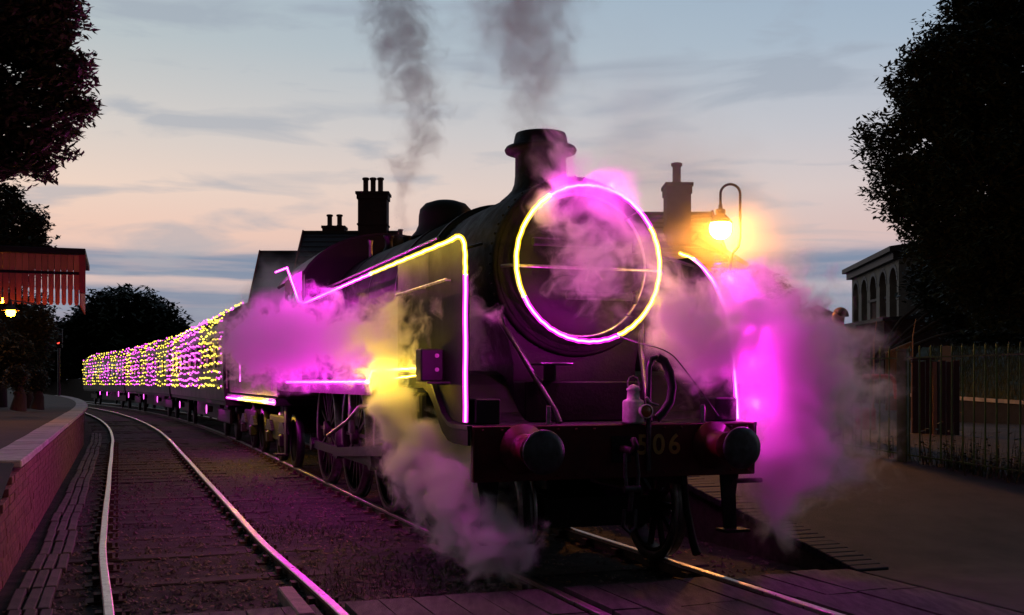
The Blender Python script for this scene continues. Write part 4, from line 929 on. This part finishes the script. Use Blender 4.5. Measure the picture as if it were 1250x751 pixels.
# tan board fence, pale post with notice, dead stalks
A = px(1081, 438, 30); e = empty('board_fence', loc=(A.x, 30, 0), label='tan board fence sloping behind the green fence post', cat='board fence')
for k in range(6):
    w_ = .118; z1 = EYE+(Y0PX-(432-k*2.4))/FPX*30; MB().box(k*w_+.004, (k+1)*w_-.004, 0, .03, 0, z1).build('board', M['tan'], e)
MB().bar((0, -.01, EYE+(Y0PX-431)/FPX*30), (6*.118, -.01, EYE+(Y0PX-418)/FPX*30), .08, .05).build('rail', M['tan'], e)
A = px(1154, 437, 26); e = empty('notice_post', loc=(A.x, 26, 0), label='short post with a pale blue white notice beyond the fence', cat='sign')
MB().box(-.05, .05, -.04, .04, 0, A.z+.1).build('post', M['lampgreen'], e); MB().box(-.12, .12, -.06, -.042, A.z-.28, A.z+.28, .01).build('notice', M['plaster'], e)
# retaining wall with pale coping and grassy bank above it
e = empty('retaining_wall', Matrix.Identity(4), label='dark brick retaining wall with a pale coping behind the fence', cat='wall')
A, B = px(1108, 484, 22), px(1330, 499, 18.5); d = (B-A); d.z = 0
MB().add([(A.x, A.y, -.1), (B.x, B.y, -.1), (B.x, B.y, B.z), (A.x, A.y, A.z), (A.x, A.y+.35, A.z), (B.x, B.y+.35, B.z)], [(0, 1, 2, 3), (3, 2, 5, 4)]).build('brick_face', M['bluebrick'], e)
n_ = 9
for k in range(n_):
    a, b2 = A.lerp(B, k/n_), A.lerp(B, (k+1)/n_); MB().obox((a+b2)/2+Vector((0, .12, .03)), (b2-a)*.493, Vector((0, .2, 0)), Vector((0, 0, .035))).build('coping_stone', M['coping'], e)
gb = MB(); nx = 30; ny = 16; vv = []
for j in range(ny+1):
    for i in range(nx+1):
        a = A.lerp(B, i/nx*1.3-.1); q = j/ny; vv.append((a.x+q*6, a.y+.3+q*14, a.z-.02+q*1.5+.12*noise.noise(Vector((i*.6, j*.6, 0)))*min(1, j)))
gb.add(vv, [(j*(nx+1)+i, j*(nx+1)+i+1, (j+1)*(nx+1)+i+1, (j+1)*(nx+1)+i) for j in range(ny) for i in range(nx)], True)
gb.build('grass_bank', mat('bank_turf', (.035, .05, .014), (.022, .03, .01), 3, .9, 0, .5, 20), kind='structure')
gr = MB()
for i in range(9000):
    q = rnd.random()**1.5; a = A.lerp(B, rnd.random()*1.1); c = Vector((a.x+q*6, a.y+.3+q*14, a.z-.03+q*1.5)); h = rnd.uniform(.06, .2); t = rnd.random()*6.28; d = Vector((math.cos(t), math.sin(t), 0))*.012
    gr.add([c-d, c+d, c+Vector((rnd.uniform(-.06, .06), rnd.uniform(-.06, .06), h))], [(0, 1, 2)])
gr.build('bank_grass', M['grass'], kind='stuff')

# ---- green iron fence with its gate post
def fpt(D): return Vector((0, 0, 0))
FA, FP_, FB = Vector((4.36, 14.6, .70)), Vector((5.02, 14.0, .594)), Vector((7.6, 11.3, .25))
fe = empty('iron_fence', Matrix.Identity(4), label='green iron bar fence with a thick square post beside the path', cat='fence')
MB().box(-.065, .065, -.065, .065, -.12, 1.40, .01).box(-.075, .075, -.075, .075, 1.40, 1.43).build('post', M['fence'], fe, Matrix.Translation(FP_) @ Matrix.Rotation(R(-40), 4, 'Z'))
top_z = 1.905
for a, b2, n in ((FA, FP_, 7), (FP_, FB, 27)):
    for zz_ in (('t', 0), ('b', .06)):
        q0 = Vector((a.x, a.y, top_z if zz_[0] == 't' else a.z+.08)); q1 = Vector((b2.x, b2.y, top_z+(.06 if b2 is FB else 0) if zz_[0] == 't' else b2.z+.08))
        MB().bar(q0, q1, .035, .02).build('rail', M['fence'], fe)
    for k in range(n):
        q = a.lerp(b2, (k+.6)/(n+.1)); tz = top_z+.13+(.06 if b2 is FB else 0)*(k+.6)/n
        bb = MB(); bb.box(-.0085, .0085, -.0085, .0085, q.z+.02, tz); bb.lathe([(.011, tz), (0, tz+.035)], (0, 0, 0), 'z', 6); l_ = rnd.uniform(-.006, .006)
        bb.v = [(x+(z-1)*l_+q.x, y+q.y, z) for x, y, z in bb.v]; bb.build('bar', M['fence'], fe)
MB().box(-.03, .03, -.03, .03, 0, 1.75).build('post', M['fence'], fe, Matrix.Translation(FB))
# brown door-like timber screen behind the fence
A = px(1113, 560, 16.2); B = px(1172, 440, 16.2); e = empty('timber_gate', loc=(A.x, 16.2, 0), label='dark brown timber gate leaning panel with an orange edge post behind the fence', cat='gate')
w_ = (B.x-A.x)/7
for k in range(7): MB().box(k*w_+.006, (k+1)*w_-.006, 0, .04, .2, B.z-.02*(k % 2), .004).build('board', M['wood'], e)
MB().box(2.9*w_, 2.9*w_+.06, -.05, -.002, .2, B.z-.02).build('edge_post', M['tan'], e); MB().box(-.05, 3.1*w_, -.05, .05, B.z+.003, B.z+.05).build('top_rail', M['wood'], e)
# red barrier: bar and panel seen through the fence
A = px(1053, 460, 17.5); e = empty('red_barrier', loc=(A.x, 17.5, 0), label='red barrier with curved bar behind the fence left of the post', cat='barrier')
m_ = MB(); m_.tube([(.0, 0, A.z), (.45, 0, A.z), (.52, 0, A.z-.08), (.55, 0, A.z-.35)], .045, 8); m_.build('bar', M['redplastic'], e)
MB().box(-.12, .22, -.03, .03, A.z-.95, A.z-.5, .03).build('panel', M['redplastic'], e); MB().tube([(-.02, .02, .4), (-.02, .02, A.z-.9)], .02, 8).build('leg', M['black_paint'], e)
# stalks and weeds along the foot of the fence
wp = MB(); lfm = MB()
for i in range(800):
    q = FA.lerp(FB, rnd.random()*1.0) if rnd.random() < .3 else FP_.lerp(FB, rnd.uniform(.1, 1)); q = q+Vector((rnd.gauss(.15, .15), rnd.gauss(.2, .15), 0)); h = rnd.uniform(.08, .45)*(.5+rnd.random()); a = rnd.random()*6.28
    d = Vector((math.cos(a), math.sin(a), 0)); e2 = Vector((-d.y, d.x, 0)); wp.add([q-e2*.01-Vector((0, 0, .08)), q+e2*.01-Vector((0, 0, .08)), q+d*.12+Vector((0, 0, h))], [(0, 1, 2)])
    for _ in range(3):
        c = q+d*rnd.uniform(0, .12)+Vector((0, 0, h*rnd.uniform(.3, 1))); s = rnd.uniform(.02, .05); t = rnd.random()*6.28; u = Vector((math.cos(t), math.sin(t), rnd.uniform(-.4, .4)))*s; v = Vector((-math.sin(t), math.cos(t), .2))*s*.5
        lfm.add([c-u, c+v, c+u, c-v], [(0, 1, 2, 3)])
wp.build('fence_weeds', M['grass'], kind='stuff'); lfm.build('weed_leaves', mat('weed_leaf', (.07, .09, .02), (.10, .08, .02), 5, .7), kind='stuff')
for i, (x0, y0, x1, y1) in enumerate(((1066, 440, 1070, 392), (1113, 432, 1118, 389))):
    a, b2 = px(x0, y0, 22), px(x1, y1, 22); MB().tube([(a.x, a.y, .6), a.lerp(b2, .5)+Vector((-.02, 0, 0)), b2], [.018, .014, .006], 6).build('dead_stalk', M['tan'], label=['tall thin dead stalk beside the man, left of the post', 'tall thin dead stalk right above the fence post'][i], cat='stalk', group='dead stalks')

# ---- street lamp on the right platform
D_ = 16.6; g = px(879.5, 279, D_); lb = Vector((px(903.5, 300, D_).x, D_, .80))
sl = empty('street_lamp', loc=lb, label='lit swan-neck station lamp with a glowing globe right of the chimney', cat='street lamp')
gx = g.x-lb.x; r_ = abs(gx)/2; zt_ = px(0, 236, D_).z
pts = [(0, 0, 0), (0, 0, 1.0), (0, 0, px(0, 330, D_).z-.8-.1)]; m_ = MB()
m_.lathe([(.10, 0), (.10, .5), (.07, .55), (.055, .6), (.05, px(0, 335, D_).z-.8)], (-.16, 0, 0), 'z', 14); m_.build('column', M['lampgreen'], sl)
z1 = px(0, 300, D_).z-.8; z2 = px(0, 224+13, D_).z-.8; zg = g.z-.8
nk = [(-.16, 0, px(0, 330, D_).z-.8), (-.12, 0, z1-.12), (-.03, 0, z1-.02), (0, 0, z1+.12), (0, 0, z2)]+[(-r_+r_*math.cos(R(a)), 0, z2+r_*math.sin(R(a))*1.0) for a in range(10, 171, 16)]+[(gx, 0, z2), (gx, 0, zg+.32)]
MB().tube(nk, .020, 10).build('swan_neck', M['lampgreen'], sl)
sc_ = MB()
for k in range(3): sc_.tube([(-.16-.22+.11*k+.03*math.cos(R(a)), 0, px(0, 333, D_).z-.8+.05*math.sin(R(a))) for a in range(0, 331, 30)], .008, 5)
sc_.tube([(-.42, 0, px(0, 338, D_).z-.8), (.1, 0, px(0, 338, D_).z-.8)], .014, 6); sc_.build('scroll_bracket', M['lampgreen'], sl)
MB().lathe([(.03, .36), (.03, .30), (.07, .29), (.08, .24), (.06, .22), (.09, .20), (.17, .11), (.185, .085), (.17, .08)], (gx, 0, zg), 'z', 24).build('lantern_cap', M['lampgreen'], sl)
MB().lathe([(.15, .08), (.165, .0), (.15, -.07), (.11, -.125), (.06, -.155), (0, -.165)], (gx, 0, zg), 'z', 24).build('globe', M['globe'], sl)

# ================================================================== PERSON beside the fence, back half turned
pp = Vector((4.60, 15.3, .80))
pe = empty('person', Matrix.Translation(pp) @ Matrix.Rotation(R(-105), 4, 'Z'), label='man in a dark jacket with short auburn hair, standing behind the pink steam', cat='person')
def skinbody(name, verts, edges, mats, parent, matf=None, sub=2):
    me = bpy.data.meshes.new(name); me.from_pydata([v[0] for v in verts], edges, []); o = bpy.data.objects.new(name, me); col.objects.link(o); o.parent = parent
    sk = o.modifiers.new('s', 'SKIN'); 
    for i, v in enumerate(verts): me.skin_vertices[0].data[i].radius = v[1] if isinstance(v[1], tuple) else (v[1], v[1])
    me.skin_vertices[0].data[0].use_root = True
    su = o.modifiers.new('d', 'SUBSURF'); su.levels = sub; su.render_levels = sub
    bpy.context.view_layer.update()
    m2 = bpy.data.meshes.new_from_object(o.evaluated_get(bpy.context.evaluated_depsgraph_get())); o.modifiers.clear(); o.data = m2
    m2.materials.clear(); [m2.materials.append(m) for m in mats]
    for p in m2.polygons:
        p.use_smooth = True; p.material_index = matf(p.center) if matf else 0
    return o
vb = [((0, 0, .95), (.17, .12)), ((0, 0, 1.15), (.165, .115)), ((0, .01, 1.36), (.20, .12)), ((0, .01, 1.48), (.13, .09)), ((0, 0, 1.56), (.06, .06)), ((0, -.015, 1.63), (.065, .075)), ((0, -.02, 1.70), (.082, .098)), ((0, -.01, 1.77), (.074, .09)), ((0, 0, 1.81), (.045, .055)),
      ((-.20, 0, 1.44), .075), ((-.25, .02, 1.20), .055), ((-.22, -.10, .98), .042), ((-.20, -.16, .90), (.03, .042)), ((.20, 0, 1.44), .075), ((.26, .02, 1.20), .055), ((.25, -.06, .96), .042), ((.25, -.08, .88), (.03, .042)),
      ((-.10, 0, .86), .10), ((-.11, -.01, .50), .065), ((-.11, .01, .10), .045), ((-.12, -.15, .04), (.04, .03)), ((.10, 0, .86), .10), ((.11, -.01, .50), .065), ((.11, .01, .10), .045), ((.13, -.15, .04), (.04, .03)),
      ((0, -.115, 1.685), .012), ((-.078, 0, 1.70), .014), ((.078, 0, 1.70), .014)]
ed = [(0, 1), (1, 2), (2, 3), (3, 4), (4, 5), (5, 6), (6, 7), (7, 8), (2, 9), (9, 10), (10, 11), (11, 12), (2, 13), (13, 14), (14, 15), (15, 16), (0, 17), (17, 18), (18, 19), (19, 20), (0, 21), (21, 22), (22, 23), (23, 24), (6, 25), (6, 26), (6, 27)]
for sx, b_ in ((-1, 12), (1, 16)):
    bx, by_, bz = vb[b_][0]
    for k, (dx, L2) in enumerate(((-.022, .06), (-.007, .07), (.008, .068), (.022, .055))):
        i = len(vb); vb.append(((bx+.2*dx, by_+dx, bz-.05), .011)); vb.append(((bx-sx*.012, by_+dx*1.2, bz-.05-L2*.9), .008)); ed += [(b_, i), (i, i+1)]
    i = len(vb); vb.append(((bx-sx*.01, by_-.04, bz-.03), .011)); vb.append(((bx-sx*.02, by_-.055, bz-.075), .009)); ed += [(b_, i), (i, i+1)]
skinbody('body', vb, ed, [M['skin'], M['jacket'], M['trouser'], M['black_paint']], pe, lambda c: 3 if c.z < .09 else 2 if c.z < .92 and abs(c.x) < .2 else 1 if (c.z < 1.565 and (c.z > .93)) else 0)
hb_ = MB(); hv = []
for i in range(13):
    for j in range(24):
        ph = i/12*1.75; th = j/24*6.283; front = max(0, -math.sin(th)); 
        if ph > 1.0: ph2 = 1.0+(ph-1.0)*(1-front*.95)
        else: ph2 = ph
        r1 = 1+.04*noise.noise(Vector((i*.9, j*.9, 0))); hv.append((.094*math.sin(ph2)*math.cos(th)*r1, .006+.112*math.sin(ph2)*math.sin(th)*r1, 1.735+.112*math.cos(ph2)*r1))
hb_.add(hv, [(i*24+j, i*24+(j+1) % 24, (i+1)*24+(j+1) % 24, (i+1)*24+j) for i in range(12) for j in range(24)], True); hb_.build('hair', M['hair'], pe)
MB().lathe([(.075, 1.50), (.078, 1.56), (.07, 1.575), (.066, 1.56)], (0, .0, 0), 'z', 20).build('collar', M['jacket'], pe)
MB().tube([(-.032, -.100, 1.715), (-.032, -.108, 1.715)], .009, 8).tube([(.032, -.100, 1.715), (.032, -.108, 1.715)], .009, 8).build('eyes', M['black_paint'], pe)
MB().tube([(-.022, -.098, 1.645), (0, -.104, 1.643), (.022, -.098, 1.645)], .005, 6).build('mouth', mat('lip', (.3, .12, .1)), pe)

# ================================================================== STEAM AND SMOKE
def steam(name, label, chain, dens, colr=(.93,)*3, absorb=None, nscale=1.2, warp=.5, edge=1.1, fine=3.2, thr=.38, aniso=.15, zstretch=1., tight=.2, det=4):
    """chain: (point, radius); density follows the chain of spheres, broken up by turbulence"""
    m = bpy.data.materials.new(name); m.use_nodes = True; n = m.node_tree.nodes; l = m.node_tree.links; n.clear()
    def nd(t, **k):
        x = n.new(t)
        for a, b_ in k.items(): setattr(x, a, b_)
        return x
    def mth(op, a, b_=None, c=None, clamp=False):
        x = nd('ShaderNodeMath', operation=op, use_clamp=clamp)
        for i, q in enumerate((a, b_, c)):
            if q is None: continue
            if isinstance(q, (int, float)): x.inputs[i].default_value = q
            else: l.new(q, x.inputs[i])
        return x.outputs[0]
    def vmt(op, a, b_=None, s=None, out=0):
        x = nd('ShaderNodeVectorMath', operation=op)
        for i, q in enumerate((a, b_)):
            if q is None: continue
            if isinstance(q, Vector): x.inputs[i].default_value = q
            else: l.new(q, x.inputs[i])
        if s is not None:
            if isinstance(s, (int, float)): x.inputs['Scale'].default_value = s
            else: l.new(s, x.inputs['Scale'])
        return x.outputs[out]
    pos = nd('ShaderNodeNewGeometry').outputs['Position']
    sv = vmt('MULTIPLY', pos, Vector((1, 1, zstretch)))
    t1 = nd('ShaderNodeTexNoise'); t1.inputs['Scale'].default_value = nscale; t1.inputs['Detail'].default_value = 2; l.new(sv, t1.inputs['Vector'])
    wv = vmt('SUBTRACT', t1.outputs['Color'], Vector((.5, .5, .5))); wv = vmt('SCALE', wv, s=warp*2)
    wp_ = vmt('ADD', pos, wv)
    q = None
    for (a, ra_), (b_, rb_) in zip(chain, chain[1:]):
        ba = b_-a; pa = vmt('SUBTRACT', wp_, a)
        h = mth('MULTIPLY', vmt('DOT_PRODUCT', pa, ba, out=1), 1/ba.length_squared, clamp=True)
        d = vmt('LENGTH', vmt('SUBTRACT', pa, vmt('SCALE', nd_const(nd, ba), s=h)), out=1)
        rr_ = mth('MULTIPLY_ADD', h, rb_-ra_, ra_); k = mth('DIVIDE', d, rr_)
        if q is None: q = k
        else:
            x = nd('ShaderNodeMath', operation='SMOOTH_MIN'); l.new(q, x.inputs[0]); l.new(k, x.inputs[1]); x.inputs[2].default_value = tight; q = x.outputs[0]
    t2 = nd('ShaderNodeTexNoise'); t2.inputs['Scale'].default_value = fine; t2.inputs['Detail'].default_value = det; t2.inputs['Roughness'].default_value = .58; t2.inputs['Distortion'].default_value = .5
    l.new(vmt('MULTIPLY', wp_, Vector((1, 1, zstretch))), t2.inputs['Vector'])
    f = mth('SUBTRACT', 1.0, q)                                   # 1 on the axis, 0 at the rim
    f = mth('ADD', f, mth('MULTIPLY_ADD', t2.outputs['Fac'], edge, -edge*.5-.0))
    f = mth('SUBTRACT', f, thr-.38+.12)
    f = mth('MULTIPLY', f, 1.6, clamp=True); f = mth('MULTIPLY', f, f)
    rim = mth('MULTIPLY', mth('SUBTRACT', 1.25, q), 5., clamp=True)
    f = mth('MULTIPLY', mth('MULTIPLY', f, rim), dens)
    pv = nd('ShaderNodeVolumePrincipled'); pv.inputs['Color'].default_value = (*colr, 1); pv.inputs['Anisotropy'].default_value = aniso
    if absorb: pv.inputs['Absorption Color'].default_value = (*absorb, 1)
    l.new(f, pv.inputs['Density']); o = nd('ShaderNodeOutputMaterial'); l.new(pv.outputs[0], o.inputs['Volume'])
    bm = bmesh.new()
    for c, r in chain:
        bmesh.ops.create_icosphere(bm, subdivisions=2, radius=r*1.25+warp*.35, matrix=Matrix.Translation(c))
    res = bmesh.ops.convex_hull(bm, input=bm.verts[:])
    bmesh.ops.delete(bm, geom=[g_ for g_ in res['geom_interior'] if isinstance(g_, bmesh.types.BMVert)], context='VERTS')
    hole = [e_ for e_ in bm.edges if not e_.link_faces]; bmesh.ops.delete(bm, geom=hole, context='EDGES')
    keep = set(g_ for g_ in res['geom'] if isinstance(g_, bmesh.types.BMFace)); bmesh.ops.delete(bm, geom=[f_ for f_ in bm.faces if f_ not in keep], context='FACES')
    bmesh.ops.delete(bm, geom=[v for v in bm.verts if not v.link_faces], context='VERTS')
    bmesh.ops.recalc_face_normals(bm, faces=bm.faces[:])
    me = bpy.data.meshes.new(name); bm.to_mesh(me); bm.free(); me.materials.append(m)
    ob = bpy.data.objects.new(name, me); col.objects.link(ob); return tag(ob, label, 'smoke' if 'smoke' in name else 'steam', kind='stuff')
def nd_const(nd, v):
    x = nd('ShaderNodeCombineXYZ')
    for i in range(3): x.inputs[i].default_value = v[i]
    return x.outputs[0]
def ch(*a): return [(px(x, y, D), r*D/FPX) for x, y, D, r in a]
WHT = (.95, .93, .92)
import os
steam('ground_steam', 'pale billow of steam shooting down to the rails at the front left', ch((482, 440, 11.4, 36), (490, 485, 10.7, 58), (525, 560, 9.9, 68), (570, 625, 9.1, 72), (608, 670, 8.6, 56)), 18, WHT, nscale=2.2, warp=.26, fine=5.0, edge=2.3, thr=.42, det=7)
steam('side_steam', 'ragged coloured steam hiding the side of the locomotive', ch((578, 380, 9.6, 32), (545, 410, 10.0, 56), (470, 416, 11.4, 54), (400, 412, 13.4, 50), (340, 418, 15.8, 54), (305, 420, 19, 44)), 6, WHT, nscale=2.0, warp=.42, fine=4.2, edge=5.2, thr=.56, det=7)
steam('cab_steam', 'thin magenta steam drifting round the cab', ch((450, 335, 19.6, 34), (400, 340, 20.3, 44), (350, 355, 21.5, 48), (310, 385, 22.5, 44)), 1.1, WHT, nscale=1.1, warp=.35, fine=1.8, edge=1.6)
steam('pink_steam', 'big pink cloud of steam billowing out at the right of the locomotive', ch((815, 378, 9.1, 42), (862, 405, 9.35, 76), (935, 425, 9.9, 118), (985, 490, 10.2, 116), (970, 565, 9.8, 88), (940, 622, 9.5, 50)), 8, WHT, nscale=1.8, warp=.34, fine=4.2, edge=2.4, thr=.40, det=7)
steam('front_steam', 'wisps of steam in front of the smokebox door', ch((755, 400, 8.7, 34), (730, 345, 8.8, 50), (705, 290, 9.0, 44), (670, 245, 9.4, 34), (690, 195, 9.8, 44)), 3.6, WHT, nscale=2.2, warp=.3, fine=4.4, edge=3.2, thr=.52, det=6)
steam('ring_steam', 'bright magenta steam between the neon ring and the chimney', ch((690, 215, 9.9, 42), (742, 252, 9.6, 52), (795, 300, 9.4, 52), (815, 370, 9.4, 46)), 2.1, WHT, nscale=1.8, warp=.45, fine=3.6, edge=3.0, thr=.46, det=6)
steam('drifting_steam', 'faint pink steam drifting up right of the chimney', ch((720, 215, 10.6, 90), (780, 170, 11.2, 140), (840, 250, 12.5, 130)), .16, WHT, nscale=.8, warp=.6, fine=1.4, edge=1.2)
steam('lamp_steam', 'thin steam glowing orange round the street lamp', ch((840, 300, 16.0, 80), (895, 290, 16.4, 105), (930, 330, 16.6, 90)), .22, WHT, nscale=.8, warp=.4, fine=1.6, edge=.8)
steam('chimney_smoke', 'grey brown smoke rising from the locomotive chimney', ch((661, 172, 10.75, 38), (655, 120, 10.9, 58), (645, 50, 11.2, 90), (640, -60, 11.6, 130)), 1.9, (.34, .31, .30), nscale=1.6, warp=.28, fine=3.2, edge=2.4, thr=.42, absorb=(.2, .2, .2), det=6)
steam('valve_smoke', 'tall thin column of grey smoke behind the boiler', ch((490, 282, 16.2, 12), (497, 215, 16.2, 28), (514, 140, 16.2, 42), (496, 70, 16.2, 52), (478, -30, 16.3, 70)), 2.3, (.40, .38, .41), nscale=1.4, warp=.36, fine=3.4, edge=2.6, thr=.42, absorb=(.2, .2, .2), det=6)
